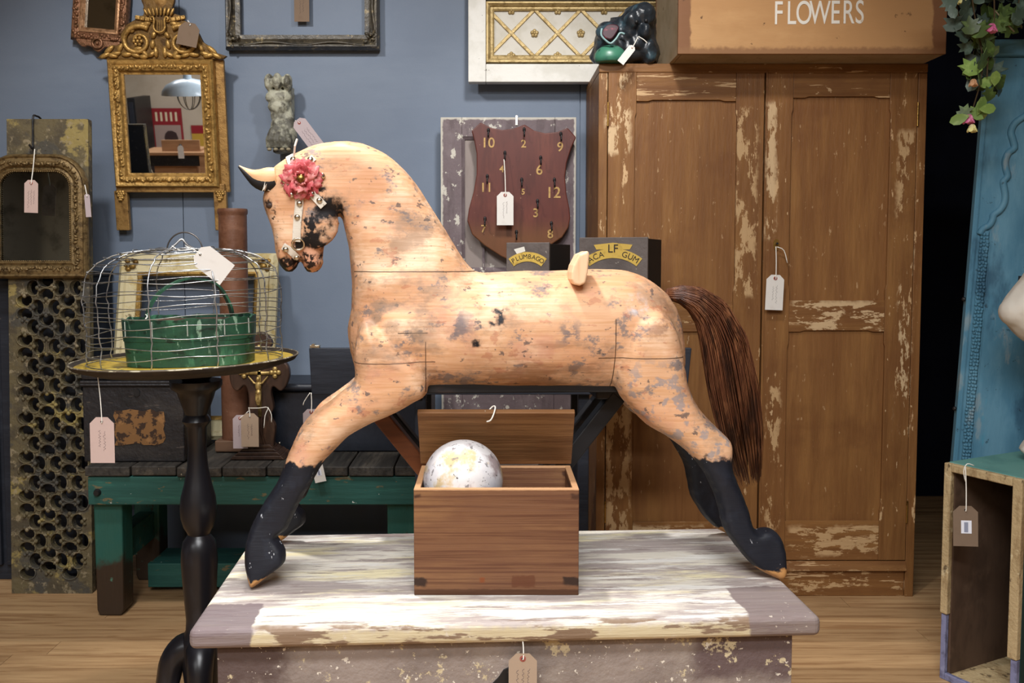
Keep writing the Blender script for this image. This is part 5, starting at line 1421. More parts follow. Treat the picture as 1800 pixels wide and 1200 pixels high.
# ================================================================== right side
def blue_door():
    a, b = P(1675, 810, 2.85), P(1738, 60, 2.85)
    zd = (b - a).normalized()
    o_ = a - zd * (a.z / zd.z)
    xd = Vector((math.cos(R(-14)), math.sin(R(-14)), 0)); xd = (xd - zd * xd.dot(zd)).normalized()
    yd = zd.cross(xd)
    M = Matrix(((xd.x, yd.x, zd.x, o_.x), (xd.y, yd.y, zd.y, o_.y), (xd.z, yd.z, zd.z, o_.z), (0, 0, 0, 1)))
    root = thing('carved_blue_door', 'tall carved door in distressed blue paint at the right edge', 'door panel', M)
    BL = mat('distressed_blue_paint', '4a7a92', [dict(c='628fa4', s=(8, 8, 3), lo=.45, hi=.65, a=.8), dict(c='2c4f66', s=(10, 10, 4), lo=.52, hi=.68, a=.8), dict(c='8a979a', s=(14, 14, 5), d=8, lo=.6, hi=.68, a=.6), dict(c='2f9ab4', s=(5, 5, 1.6), lo=.64, hi=.7, a=.7), dict(c='22303a', s=40, lo=.66, hi=.72, a=.7)], rough=.6, bump=((40, 40, 10), .2))
    q = lambda px, py, y=0: PL(px, py, M, y)
    w = .62; H = q(1745, 100).z
    sl = -xd.z / zd.z * w
    MB().prism([(.045, 0), (w, max(0, sl)), (w, H), (0, H), (0, .5), (.012, .3)], 0, .035).build('board', BL, root, bevel=.003)
    MB().prism([(-.012, H), (w, H), (w, H + .05), (-.02, H + .05)], -.02, .04).build('cornice', BL, root, bevel=.006)
    # edge bead, pebbled strip and cusped moulding
    x1 = q(1707, 600).x; x2 = q(1722, 600).x
    MB().box(x1 * .52, x1 * .60, -.004, 0, 0.35, H - .01).build('edge_bead', BL, root, bevel=.0015)
    zs = q(1722, 405).z
    MB().box(x1, x2, -.006, 0, .05, zs).build('pebbled_strip', BL, root, bevel=.002)
    b_ = MB(); rr = random.Random(12); z = .06
    while z < zs - .005:
        for k in range(3): b_.ell((x1 + (x2 - x1) * (k + .5) / 3 + rr.uniform(-.002, .002), -.007, z + rr.uniform(-.002, .002)), (.005, .004, .0055), 6)
        z += .011
    o = b_.build('pebble_carving', BL, root, smooth=180); o['kind'] = 'stuff'
    MB().box(x2 + .002, x2 + .006, -.003, 0, .05, zs).build('fillet', BL, root)
    cusp = [(1722, 412), (1728, 402), (1739, 396), (1745, 385), (1746, 378), (1756, 371), (1764, 360), (1767, 345), (1764, 325), (1764, 318), (1771, 310), (1768, 296), (1767, 282), (1773, 268), (1783, 260), (1780, 245), (1777, 232), (1783, 218), (1795, 208), (1810, 200), (1820, 190), (1816, 176), (1826, 160), (1845, 150)]
    MB().tube(smoothpoly([q(a_, c_, -.002) for a_, c_ in cusp], 3, closed=False), .0105, 8).build('cusped_moulding', BL, root, smooth=180)
    for px, py in ((1697, 526), (1681, 719)):
        p = q(px, py); MB().ell((-.004, .012, p.z), .007, 8).build('nail_head', BLACKM, root, smooth=180)
    p = q(1800, 500); MB().frame([(p.x - .012, p.z - .03), (p.x + .02, p.z - .03), (p.x + .02, p.z + .02), (p.x - .012, p.z + .02)], [(0, 0), (0, .006), (.006, .006), (.006, 0)]).build('latch_plate', BLACKM, root)
blue_door()

def teal_crate():
    M = T(1.272, 2.53, 0) @ RZ(math.degrees(math.atan2(-.893, .45)))
    root = thing('upright_crate', 'upended teal crate with raw wood edges and brown inside at the lower right', 'crate', M)
    w, d, h = .226, .42, .622
    TQ = mat('worn_turquoise_paint', '5f8f88', [dict(c='4d7c78', s=(10, 10, 10), lo=.45, hi=.65, a=.7), dict(c='8d9c90', s=40, d=6, lo=.64, hi=.69, a=.8)], rough=.6)
    DG = mat('dark_green_crate_side', '1d3634', [dict(c='2a4a44', s=14, lo=.52, hi=.68, a=.7), dict(c='4a3a2a', s=30, d=6, lo=.66, hi=.7, a=.8)], rough=.6)
    RW = mat('raw_edge_wood', 'b09a74', [dict(c='8a7250', s=(30, 30, 8), lo=.48, hi=.64, a=.8), dict(c='4a3c2c', s=(40, 40, 14), d=7, lo=.6, hi=.66, a=.8), dict(c='cdbd98', s=30, lo=.58, hi=.68, a=.6)], rough=.7, bump=(70, .4))
    BR = mat('brown_crate_lining', '5a4536', [dict(c='48362a', s=(12, 12, 5), lo=.45, hi=.65, a=.8), dict(c='6d5644', s=8, lo=.55, hi=.7, a=.6)], rough=.7)
    LL = mat('lilac_worn_edge_paint', '7b7d9c', [dict(c='5a5a72', s=30, lo=.5, hi=.64, a=.8), dict(c='9a9cb8', s=20, lo=.58, hi=.68, a=.6)], rough=.6)
    t = .02; zs = .19; zr = .10
    MB().box(0, t, .018, d, .0, h - t).build('side_board', BR, root, bevel=.002)
    MB().box(w - t, w, .018, d, .0, h - t).build('side_board', DG, root, bevel=.002)
    MB().box(0, w, .018, d, h - t, h).build('top_board', TQ, root, bevel=.003)
    MB().box(t, w - t, d - .014, d, .0, h - t).build('back_board', BR, root)
    MB().box(t, w - t, .018, d - .014, .0, .016).build('bottom_board', RW, root)
    MB().box(t, t + .003, .018, d - .014, .016, h - t).build('lining', BR, root)
    rr = random.Random(3)
    MB().box(-.001, t + .001, 0, .0178, zs, h - .001).build('edge_strip', RW, root, bevel=.003)
    MB().box(w - t - .006, w + .001, 0, .0178, zr + .04, h - .001).build('edge_strip', RW, root, bevel=.003)
    MB().box(t + .0015, w - t - .0065, 0, .0178, h - t - .004, h - .001).build('edge_strip', RW, root, bevel=.003)
    MB().box(.001, t - .004, .004, .0178, 0, zs - .001).build('lilac_edge', LL, root, bevel=.002)
    MB().box(w - t + .002, w, .004, .0178, 0, zr + .039).build('lilac_edge', LL, root, bevel=.002)
    MB().box(t - .0035, w - t + .0015, .004, .0178, 0, .02).build('lilac_edge', LL, root, bevel=.002)
    # bottle inside
    r = .052
    bt = thing('glass_bottle', 'dark green bottle standing inside the upended teal crate', 'bottle', M @ T(w - t - r - .004, .2, .0165))
    MB().lathe([(0, 0), (r * .9, 0), (r, .012), (r, .2), (r * .8, .245), (.016, .28), (.014, .34), (.019, .342), (.019, .356), (0, .356)], 24).build('body', mat('dark_green_glass', '10201a', rough=.15, spec=.5), bt, smooth=50)
    MB().lathe([(0, .3562), (.012, .3562), (.013, .372), (0, .373)], 12).build('cork', RW, bt, smooth=50)
    return M
M_CRATE = teal_crate()

def bust():
    Y = 2.53
    M = T(P(1850, 800, Y).x, Y, .6255)
    root = thing('plaster_head', 'white plaster animal head, only its muzzle entering at the right edge', 'sculpture', M)
    q = lambda px, py: (lambda v: (v.x, v.z))(PL(px, py, M))
    zb = 0.0
    pts = [(1765, 545), (1768, 530), (1784, 507), (1801, 487), (1825, 452), (1860, 415), (1900, 400), (1935, 425), (1950, 500), (1940, 600), (1925, 690), (1922, 760), (1925, 800), (1800, 800), (1818, 760), (1838, 700), (1846, 660), (1835, 628), (1812, 608), (1790, 592), (1775, 572)]
    poly = [(x, max(z, .0)) for x, z in smoothpoly([q(*a) for a in pts], 3)]
    zl = min(z for x, z in poly)
    mb = MB(); pillow(mb, poly, lambda u, z: .07, lambda u, z: .06, lambda u, z: 0, .01)
    q0 = q(1790, 548); mb.ell((q0[0], 0, q0[1]), (.05, .055, .045), 14)
    mb.tube([(q(1862, 790)[0], 0, .0), (q(1862, 790)[0], 0, .03)], [.085, .08], 24)
    mb.tube([(q(1868, 790)[0], 0, .0), (q(1885, 700)[0], 0, .2)], [.075, .06], 20)
    for s_ in (-1, 1):
        e_ = q(1880, 415); mb.tube([(e_[0], s_ * .03, e_[1]), (e_[0] + .02, s_ * .045, e_[1] + .1)], [.022, .004], 10)
    me = remesh(mb, .006, 4)
    PLA = mat('white_plaster', 'd8d2c6', [dict(c='b8aea0', s=10, lo=.5, hi=.66, a=.6), dict(c='8a7c6a', s=30, lo=.66, hi=.72, a=.5)], rough=.6)
    put('head', me, PLA, root)
bust()

def ivy():
    Y = 2.62
    M = T(P(1740, 60, Y))
    root = thing('ivy_garland', 'trailing artificial ivy garland with small pink roses above the blue door', 'garland', M)
    rr = random.Random(21)
    GLs = [mat('ivy_leaf_%s' % n, c, [dict(c=d, s=60, lo=.5, hi=.65, a=.7)], rough=.4, spec=.4, rnd=True, rvar=.25) for n, c, d in (('green', '4a5c30', '66803f'), ('grey_green', '46564a', '62756a'), ('bright', '7f9c50', 'a0ba6c'))]
    def leaf(pts):
        vs = [(0, 0, 0)]; n = len(pts)
        for x, z in pts: vs.append((x, -.12 * abs(x) + .1 * z * z * 8, z))
        fs = [(0, i + 1, (i + 1) % n + 1) for i in range(n)]
        k = len(vs); vs += [(a, b + .0012, c) for a, b, c in vs]
        fs += [(k, k + (i + 1) % n + 1, k + i + 1) for i in range(n)] + [(i + 1, k + i + 1, k + (i + 1) % n + 1, (i + 1) % n + 1) for i in range(n)]
        return MB().add(vs, fs).mesh('leaf', 30)
    ivyp = [(0, -.018), (-.012, -.015), (-.018, -.004), (-.010, .0), (-.017, .012), (-.006, .010), (0, .022), (.006, .010), (.017, .012), (.010, .0), (.018, -.004), (.012, -.015)]
    ovp = [(0, -.016), (-.008, -.01), (-.011, 0), (-.008, .01), (0, .022), (.008, .01), (.011, 0), (.008, -.01)]
    meshes = []
    for g_ in GLs:
        for pp in (ivyp, ovp):
            me = leaf(pp); me.materials.append(g_); meshes.append(me)
    def at(px, py, dy=0): return PL(px, py, M, dy)
    ST = mat('ivy_stem', '4a3c26', rough=.7)
    stems = [[(1705, -40), (1712, 20), (1722, 70), (1728, 110), (1722, 150), (1712, 185), (1705, 215)], [(1690, -40), (1682, 10), (1690, 50)], [(1745, -40), (1748, 30), (1738, 90), (1735, 135)], [(1800, -30), (1790, 10), (1796, 50)]]
    for st in stems:
        MB().tube(smoothpoly([at(a, b, rr.uniform(-.02, .02)) for a, b in st], 3, closed=False), .0022, 5).build('stem', ST, root, smooth=180)
    MB().tube([at(1748, 18), at(1783, 56)], .0025, 5).build('twig', mat('pale_twig', '7d735c', rough=.7), root)
    def put_leaf(px, py, k, s_, an, dy):
        p = at(px, py, dy)
        E = T(p) @ Euler((rr.uniform(-.6, .4), an, rr.uniform(-.8, .8))).to_matrix().to_4x4() @ Matrix.Scale(s_ * 1.35, 4)
        o = put('leaf', meshes[k], None, root, M=E)
    fixed = [(1694, 12, 2, 1.1, 2.6), (1668, 5, 2, 1.1, 2.2), (1675, 22, 3, 1.0, 2.8), (1676, 40, 2, 1.3, 3.1), (1690, 62, 2, 1.2, 2.5), (1706, 45, 0, 1.2, 3.0), (1722, 52, 0, 1.3, 3.5), (1735, 85, 0, 1.2, 3.3), (1728, 105, 0, 1.3, 3.0), (1741, 85, 1, 1.1, 2.6), (1706, 118, 4, 1.4, 2.7), (1700, 128, 0, 1.0, 2.2), (1734, 145, 5, 1.2, 4.2), (1722, 138, 1, 1.2, 3.4), (1750, 136, 5, 1.05, .2), (1738, 165, 0, 1.0, 2.6), (1726, 183, 5, 1.3, .4), (1738, 191, 5, 1.15, 1.5), (1720, 196, 4, 1.2, 4.0), (1684, 210, 5, 1.2, 4.4), (1696, 196, 0, 1.0, 3.4), (1790, 28, 2, 1.2, 3.6), (1796, 15, 2, 1.2, 3.0), (1726, 200, 5, 1.1, 3.4), (1770, 50, 0, 1.2, 2.0), (1760, 40, 0, 1.2, 4.0)]
    for px, py, k, s_, an in fixed: put_leaf(px, py, k, s_ * .88, an + math.pi, rr.uniform(-.05, .0))
    for _ in range(95):
        t = rr.random(); py = -30 + 190 * t * t; cx = 1700 + 30 * (py + 30) / 150 if py > 50 else rr.uniform(1670, 1800); px = cx + rr.uniform(-26, 26)
        put_leaf(px, py, rr.choice([0, 0, 1, 2, 2, 3]), rr.uniform(.8, 1.3), rr.uniform(1.8, 4.4) + math.pi, rr.uniform(0, .08))
    RS = {n: mat('%s_rose_petal' % n, c, [dict(c=d, s=60, lo=.5, hi=.65, a=.7)], rough=.5) for n, c, d in (('pink', 'd06a96', 'e8a8c0'), ('cream', 'e0d890', 'f0ecc0'), ('peach', 'c89870', 'd8b090'))}
    for px, py, n, s_ in ((1743, 49, 'pink', 1.15), (1703, 209, 'pink', 1.15), (1709, 225, 'cream', 1.0), (1711, 145, 'peach', .9), (1692, 0, 'cream', .9)):
        p = at(px, py, -.03)
        core = MB().ell(p, (.008 * s_, .008 * s_, .010 * s_), 10).build('rose', RS[n], root, smooth=180)
        for k in range(9):
            a = 6.2832 * k / 9 * 2 + .3 * k; r_ = (.0055 if k < 4 else .0085) * s_
            ro = Matrix.Rotation(a, 3, 'Z') @ Matrix.Rotation(R(-14 if k < 4 else -30), 3, 'Y')
            MB().ell(p + Vector((math.cos(a) * r_, math.sin(a) * r_, .001 if k < 4 else -.003)), (.0028 * s_, .0085 * s_, .0105 * s_), 10, rot=ro).build('petal', RS[n], core, smooth=180)
ivy()

# ================================================================== side table, wire cover, basket
TY = 2.15
tc_ = P(329, 634, TY)
M_TRAY = T(tc_) @ RY(-1.4)
def side_table():
    cx = P(347, 800, TY).x
    M = T(cx, TY, 0)
    root = thing('pedestal_table', 'black turned pedestal tripod table with a yellow dished tray top', 'table', M)
    BK = mat('black_lacquer_wood', '17161a', [dict(c='26262c', s=(20, 20, 8), lo=.5, hi=.68, a=.7), dict(c='6a6058', s=(50, 50, 50), d=4, lo=.73, hi=.75, a=.7)], rough=.32, spec=.45)
    YE = mat('yellow_tray_paint', 'a98e35', [dict(c='c2ab4a', s=9, lo=.5, hi=.66, a=.7), dict(c='6a5426', s=14, lo=.56, hi=.66, a=.8), dict(c='2f2a1a', s=(26, 26, 26), d=8, lo=.6, hi=.64, a=.8)], rough=.45)
    UN = mat('dark_tray_underside', '2a241e', [dict(c='3a3026', s=10, lo=.5, hi=.65)], rough=.5)
    RI = mat('worn_tray_rim', '5a5044', [dict(c='b0a890', s=40, lo=.5, hi=.62)], rough=.5)
    z = lambda py: P(347, py, TY).z
    m = TY / FPX
    prof = [(45, 668), (45, 676), (42, 682), (33, 688), (30, 698), (24, 715), (19, 728), (23, 734), (25, 739), (22, 744), (17, 750), (16, 790), (18, 820), (24, 850), (30, 872), (32, 890), (31, 908), (26, 925), (21, 933), (19, 938), (22, 942), (28, 950), (31, 965), (32, 985), (30, 1020), (27, 1060), (25, 1085), (26, 1105), (33, 1118), (36, 1130), (34, 1160), (30, 1200), (26, 1250), (20, 1280)]
    MB().lathe([(0, z(prof[0][1]))] + [(a * m, z(b)) for a, b in prof] + [(0, z(prof[-1][1]) - .004)], 32).build('column', BK, root, smooth=40)
    r = 193 * m
    Mt = M.inverted() @ M_TRAY
    tray = MB().lathe([(0, -.018), (.06, -.02), (r * .8, -.018), (r * .97, -.004), (r, .006), (r * .985, .0075), (r * .95, -.0005), (r * .9, -.004), (0, -.0045)], 64, m=Mt).build('tray', UN, root, smooth=35)
    MB().lathe([(0, -.0042), (r * .9, -.0035), (r * .952, .0), (r * .952, .0005), (r * .9, -.003), (0, -.0038)], 64, m=Mt).build('tray_paint', YE, tray, smooth=60)
    MB().tube([Mt @ Vector((r * .992 * math.cos(t / 72 * 6.2832), r * .992 * math.sin(t / 72 * 6.2832), .0068)) for t in range(72)], .0022, 6, closed=True).build('tray_rim', RI, tray, smooth=180)
    MB().lathe([(0, z(668)), (.03, z(668)), (.055, -.0202 + tc_.z), (0, -.0202 + tc_.z)], 28).build('tray_block', BK, root, smooth=40)
    for an in (190, 285, 60):
        dx, dy = math.cos(R(an)), math.sin(R(an)); zl = z(1140)
        pr = [(.012, zl + .012, .034), (.042, zl + .004, .034), (.066, zl - .024, .031), (.078, zl - .075, .028), (.092, zl - .13, .024), (.13, .05, .02), (.18, .022, .019), (.215, .0185, .018)]
        pts = smoothpoly([Vector((dx * a, dy * a, b)) for a, b, c in pr], 4, closed=False)
        rs = [c for a, b, c in pr]; rs = [rs[min(i // 4, 7)] + (rs[min(i // 4 + 1, 7)] - rs[min(i // 4, 7)]) * (i % 4) / 4 for i in range(len(pts))]
        MB().tube(pts, rs, 12).build('leg', BK, root, smooth=180)
side_table()

def wire_cover():
    M = M_TRAY @ T(.0, .0, .0005)
    root = thing('wire_food_cover', 'domed wire mesh food cover over the green basket on the tray', 'food cover', M)
    WI = mat('galvanised_wire', 'b4b6b8', [dict(c='6a6a6c', s=30, lo=.5, hi=.62, a=.8)], rough=.35, metal=.9)
    m = TY / FPX
    rx, ry, H = 166 * m, 150 * m, 196 * m
    rr = random.Random(14)
    def sect(t):
        # t 0 bottom .. 1 top; returns (radius fraction, height)
        if t < .5: return 1.0 - .012 * math.sin(t * 9), H * .62 * t / .5
        a = (t - .5) / .5 * math.pi / 2
        return .0 + math.cos(a) ** .6, H * (.62 + .38 * math.sin(a) ** .8)
    ribs = 10
    for k in range(ribs // 2):
        an = math.pi * k / (ribs // 2) + .28
        pts = []
        for s_ in (1, -1):
            seq = [(sect(i / 22)) for i in range(23)]
            if s_ < 0: seq = seq[::-1]
            for i, (f, h) in enumerate(seq):
                wob = rr.uniform(-.002, .002)
                pts.append(Vector((s_ * f * rx * math.cos(an) + wob, s_ * f * ry * math.sin(an) + wob, h + .001)))
        MB().tube(pts, .00165, 6).build('rib_wire', WI, root, smooth=180)
    for j in range(15):
        t = [.0, .07, .14, .21, .28, .35, .42, .49, .56, .63, .70, .77, .84, .90, .95][j]
        f, h = sect(t); ph = rr.uniform(0, 6)
        pts = [Vector((f * rx * math.cos(a) * (1 + .006 * math.sin(5 * a + ph)), f * ry * math.sin(a) * (1 + .006 * math.sin(5 * a + ph)), h + .0016 + (.003 * math.sin(3 * a + ph) + .002 * math.sin(7 * a + ph) if j else 0))) for a in [6.2832 * i / 60 for i in range(60)]]
        MB().tube(pts, .0011 if j else .0016, 5, closed=True).build('ring_wire', WI, root, smooth=180)
    tp = Vector((0, 0, H))
    MB().tube(smoothpoly([tp + Vector((-.03, -.01, -.002)), tp + Vector((-.014, -.005, .012)), tp + Vector((0, 0, .024)), tp + Vector((.012, .003, .010)), tp + Vector((.03, .01, -.002))], 4, closed=False), .0028, 6).build('knot_wire', WI, root, smooth=180)
    MB().tube([tp + Vector((.006 + .042 * math.cos(t / 20 * math.pi), .0, -.004 + .044 * math.sin(t / 20 * math.pi))) for t in range(21)], .0018, 6).build('handle_wire', mat('dark_iron_wire', '5a5654', rough=.4, metal=.8), root, smooth=180)
wire_cover()

def basket():
    m = TY / FPX
    cxl = (M_TRAY.inverted() @ P(342, 634, TY)).x
    M = M_TRAY @ T(cxl, -.02, -.0022)
    root = thing('splint_basket', 'dark green painted wood splint basket with hoop handle under the wire cover', 'basket', M)
    GN = mat('dark_green_basket_paint', '28503c', [dict(c='1c3c30', s=(12, 12, 12), lo=.42, hi=.6, a=.85), dict(c='42785a', s=(22, 22, 7), lo=.54, hi=.64, a=.7), dict(c='8fb09a', s=(60, 60, 14), d=7, lo=.60, hi=.64, a=.75), dict(c='16241e', s=(30, 30, 60), lo=.58, hi=.64, a=.8)], rough=.4, spec=.4, bump=((30, 30, 30), .2))
    INS = mat('grimy_basket_lining', '6a5448', [dict(c='46382e', s=12, lo=.45, hi=.65)], rough=.8)
    ax, ay, h = 112 * m, .10, .108
    N = 72
    def plan(k, s_=1.0):
        a = 6.2832 * k / N
        r_ = (abs(math.cos(a)) ** 2.6 + abs(math.sin(a)) ** 2.6) ** (-1 / 2.6)
        dent = 1 - .13 * math.exp(-((a - R(295)) / .16) ** 2) - .05 * math.exp(-((a - R(235)) / .2) ** 2)
        return (ax * r_ * math.cos(a) * s_, ay * r_ * math.sin(a) * dent * s_)
    def wall(z0, z1, s0, s1, th, name, mt, wav=0.0):
        vs = []; fs = []
        for k in range(N):
            wv = wav * math.sin(k * .8) + wav * .7 * math.sin(k * 1.7)
            for z_, s_ in ((z0, s0), (z1 + wv, s1), (z1 + wv, s1 - th), (z0, s0 - th)):
                x, y = plan(k, s_); vs.append((x, y, z_))
        for k in range(N):
            j = (k + 1) % N
            for q in range(4): fs.append((k * 4 + q, k * 4 + (q + 1) % 4, j * 4 + (q + 1) % 4, j * 4 + q))
        return MB().add(vs, fs).build(name, mt, root, smooth=40)
    wall(.0, .062, .95, .975, .03, 'lower_band', GN, .0012)
    wall(.058, h, .985, 1.0, .03, 'upper_band', GN, .002)
    wall(.004, h - .008, .92, .965, .03, 'lining', INS)
    MB().prism([plan(k, .93) for k in range(N)], .001, .008, 'z').build('bottom', INS, root)
    TN_ = mat('tinned_tack', '9aa29a', rough=.5)
    for k in (36, 44, 50, 56, 62, 68):
        x, y = plan(k, 1.004); x2, y2 = plan(k, 1.004)
        MB().box(-.0012, .0012, -.0008, .0008, .07, h - .004, m=T(x, y, 0)).build('tack_strip', TN_, root)
    # hoop handle from the front-left rim to the back-right rim
    pts = [(-.088, -.05, h - .03), (-.083, -.045, h + .01), (-.062, -.03, h + .055), (-.02, -.005, h + .085), (.02, .02, h + .087), (.055, .045, h + .07), (.078, .06, h + .02), (.082, .066, h - .03)]
    pp = smoothpoly([Vector(p) for p in pts], 5, closed=False)
    vs = []; fs = []; side = Vector((.5, -.85, 0)).normalized()
    for i, p in enumerate(pp):
        t = (pp[min(i + 1, len(pp) - 1)] - pp[max(i - 1, 0)]).normalized(); n_ = t.cross(side).normalized()
        for a, b in ((-1, -1), (1, -1), (1, 1), (-1, 1)): vs.append(p + side * a * .014 + n_ * b * .0025)
    for i in range(len(pp) - 1):
        for k in range(4): fs.append((i * 4 + k, i * 4 + (k + 1) % 4, i * 4 + 4 + (k + 1) % 4, i * 4 + 4 + k))
    fs += [(3, 2, 1, 0), tuple(4 * (len(pp) - 1) + k for k in range(4))]
    MB().add(vs, fs).build('hoop_handle', GN, root, smooth=40)
    s0 = Vector((-.085, -.058, h - .002))
    MB().tube(smoothpoly([s0 + Vector((0, .01, .012)), s0 + Vector((.008, -.004, .006)), s0 + Vector((-.008, -.012, -.03)), s0 + Vector((.006, -.012, -.055)), s0 + Vector((.0, -.012, -.02)), s0 + Vector((.006, -.004, .006))], 4, closed=False), .0013, 5).build('string_loop', WHITE_STRING, root)
basket()

# ================================================================== price tags
TAGC = {n: mat('%s_tag_card' % n, c, [dict(c=d, s=(30, 30, 30), lo=.5, hi=.7, a=.5)], rough=.8, spec=.1) for n, c, d in
        (('white', 'dcd8d2', 'cfc8c0'), ('pink', 'c2aaa2', 'b69d94'), ('buff', 'a8937f', '9b866f'), ('brown', '7a6858', '6d5b4c'), ('lilac', 'b4a6a8', 'a89a9c'))}
EYE = mat('red_tag_eyelet', '9a5248', rough=.7)
def ptag(label, hole, Y, wpx, hpx, color, start=None, startY=None, roll=0, yaw=0, eye=True, lines=3, sticker=False, pitch=0, extra=None, group='price tags', curl=.0):
    s_ = Y / FPX; p = P(hole[0], hole[1], Y)
    M = T(p) @ RZ(yaw) @ RY(roll) @ RX(pitch)
    root = thing('price_tag', label, 'price tag', M, group)
    w, h = wpx * s_, hpx * s_; top = h * .10; c = w * .26
    pts = [(-w / 2, -h + top), (w / 2, -h + top), (w / 2, top - c), (w / 2 - c, top), (-w / 2 + c, top), (-w / 2, top - c)]
    MB().prism(pts, -.0005, .0005).build('card', TAGC[color], root)
    if eye:
        MB().prism([(w * .11 * math.cos(k / 14 * 6.2832), w * .11 * math.sin(k / 14 * 6.2832)) for k in range(14)], -.0011, -.0005).build('eyelet', EYE, root)
    MB().prism([(w * .05 * math.cos(k / 10 * 6.2832), w * .05 * math.sin(k / 10 * 6.2832)) for k in range(10)], -.0013, -.0011 if eye else -.0005).build('punch_hole', BLACKM, root)
    if start:
        Mi = M.inverted(); q = Mi @ P(start[0], start[1], startY or Y)
        mid = q.lerp(Vector((0, -.001, 0)), .5) + Vector((w * .03, 0, 0))
        MB().tube(smoothpoly([q, mid, Vector((w * .02, -.0022, .002)), Vector((0, -.0022, -w * .02))], 4, closed=False), max(.0011, .9 * s_), 6).build('string', WHITE_STRING, root, smooth=180)
    for e_ in (extra or []):
        Mi = M.inverted()
        MB().tube(smoothpoly([Mi @ P(a, b, (startY or Y) - .002) for a, b in e_], 3, closed=False), max(.001, .8 * s_), 6).build('string', WHITE_STRING, root, smooth=180)
    rr = random.Random(hash(label) % 1000 if False else sum(map(ord, label)))
    for k in range(lines):
        xx = (k - (lines - 1) / 2) * w * .2; z0 = top - h * .28 - rr.uniform(0, h * .05); L = h * rr.uniform(.35, .55)
        pp = [(xx + w * .05 * math.sin(i * 2.3 + rr.uniform(0, 2)), -.0009, z0 - L * i / 16) for i in range(17)]
        MB().tube(pp, .00028 * max(1, Y / 2.4), 3).build('handwriting', INK, root)
    if sticker:
        ST_ = mat('white_barcode_sticker', 'dfe3ee', rough=.5); BCD = mat('grey_barcode_print', '8a90a4', rough=.6)
        st = MB().box(-w * .18, w * .24, -.0011, -.0005, -h * .68 + top, -h * .36 + top).build('sticker', ST_, root)
        MB().box(-w * .06, w * .10, -.0014, -.0011, -h * .65 + top, -h * .40 + top).build('sticker_print', BCD, st)
    return root
ptag('pinkish tag on a white string in front of the arched mirror', (55, 322), 3.155, 24, 57, 'pink', (61, 262), 3.192, roll=2)
ptag('thin tag seen edge-on beside the arched mirror frame', (153, 345), 3.175, 9, 40, 'lilac', (149, 325), 3.2, lines=0, yaw=12, roll=-3)
ptag('brown tag covering the right scroll of the gilt mirror crest', (334, 44), 3.435, 36, 40, 'brown', (330, 36), 3.455, roll=12, lines=0, eye=False)
ptag('grey-brown tag hanging inside the empty dark frame at the top', (530, -16), 3.57, 26, 58, 'brown', (531, -60), 3.57, eye=True, lines=2)
ptag('handwritten tag slanting down from the carved paw', (526, 216), 3.42, 26, 66, 'lilac', (519, 212), 3.44, roll=-37, lines=3)
ptag('large pink tag hanging from the tray of the pedestal table', (179, 741), 1.96, 43, 82, 'pink', (171, 655), 1.97, lines=2, eye=False)
ptag('bright white tag tied to the top of the wire food cover', (352, 447), 1.99, 44, 66, 'white', (326, 432), 2.08, roll=-52, lines=0, eye=False, extra=[[(302, 432), (318, 440), (345, 438), (362, 446)]])
ptag('pale tag half hidden behind another on the standing crucifix', (422, 735), 3.016, 26, 60, 'lilac', (437, 722), 3.017, lines=2)
ptag('buff tag tied in front of the standing crucifix', (439, 732), 3.005, 31, 60, 'buff', (437, 716), 3.006, eye=False, lines=2, extra=[[(437, 717), (455, 717), (471, 716), (466, 730), (464, 752)], [(471, 716), (477, 728), (477, 742)]])
ptag('pale tag with red eyelet hanging from the left end of the navy table', (547, 724), 2.585, 29, 52, 'lilac', (547, 690), 2.592, lines=1, extra=[[(545, 690), (535, 705), (533, 712)]])
ptag('small white tag with printed sticker against the teal bench front', (557, 816), 2.925, 20, 36, 'white', None, roll=-12, lines=0, sticker=True, eye=False)
ptag('slanting pale tag tied to the glazed creature figure', (1111, 84), 3.06, 13, 36, 'white', (1121, 66), 3.08, roll=38, lines=0, extra=[[(1122, 64), (1132, 70), (1138, 76)]])
ptag('white tag hanging from a hook of the shield key board', (888, 343), 3.41, 29, 58, 'white', (886, 280), 3.42, lines=2)
ptag('white tag hanging from the keyhole of the wardrobe door', (1363, 489), 3.12, 31, 62, 'white', (1364, 433), 3.125, lines=2, roll=2, extra=[[(1366, 434), (1378, 440), (1384, 462)]])
ptag('brown tag with white barcode sticker hanging on the teal crate', (1697, 896), 2.40, 41, 73, 'brown', (1697, 818), 2.42, eye=False, lines=0, sticker=True, yaw=-12, roll=-2, extra=[[(1697, 846), (1694, 828), (1700, 815), (1712, 818)]])
ptag('tag with red eyelet hanging below the chest lid at the bottom edge', (919, 1157), 1.56, 51, 92, 'buff', (918, 1118), 1.575, lines=3)

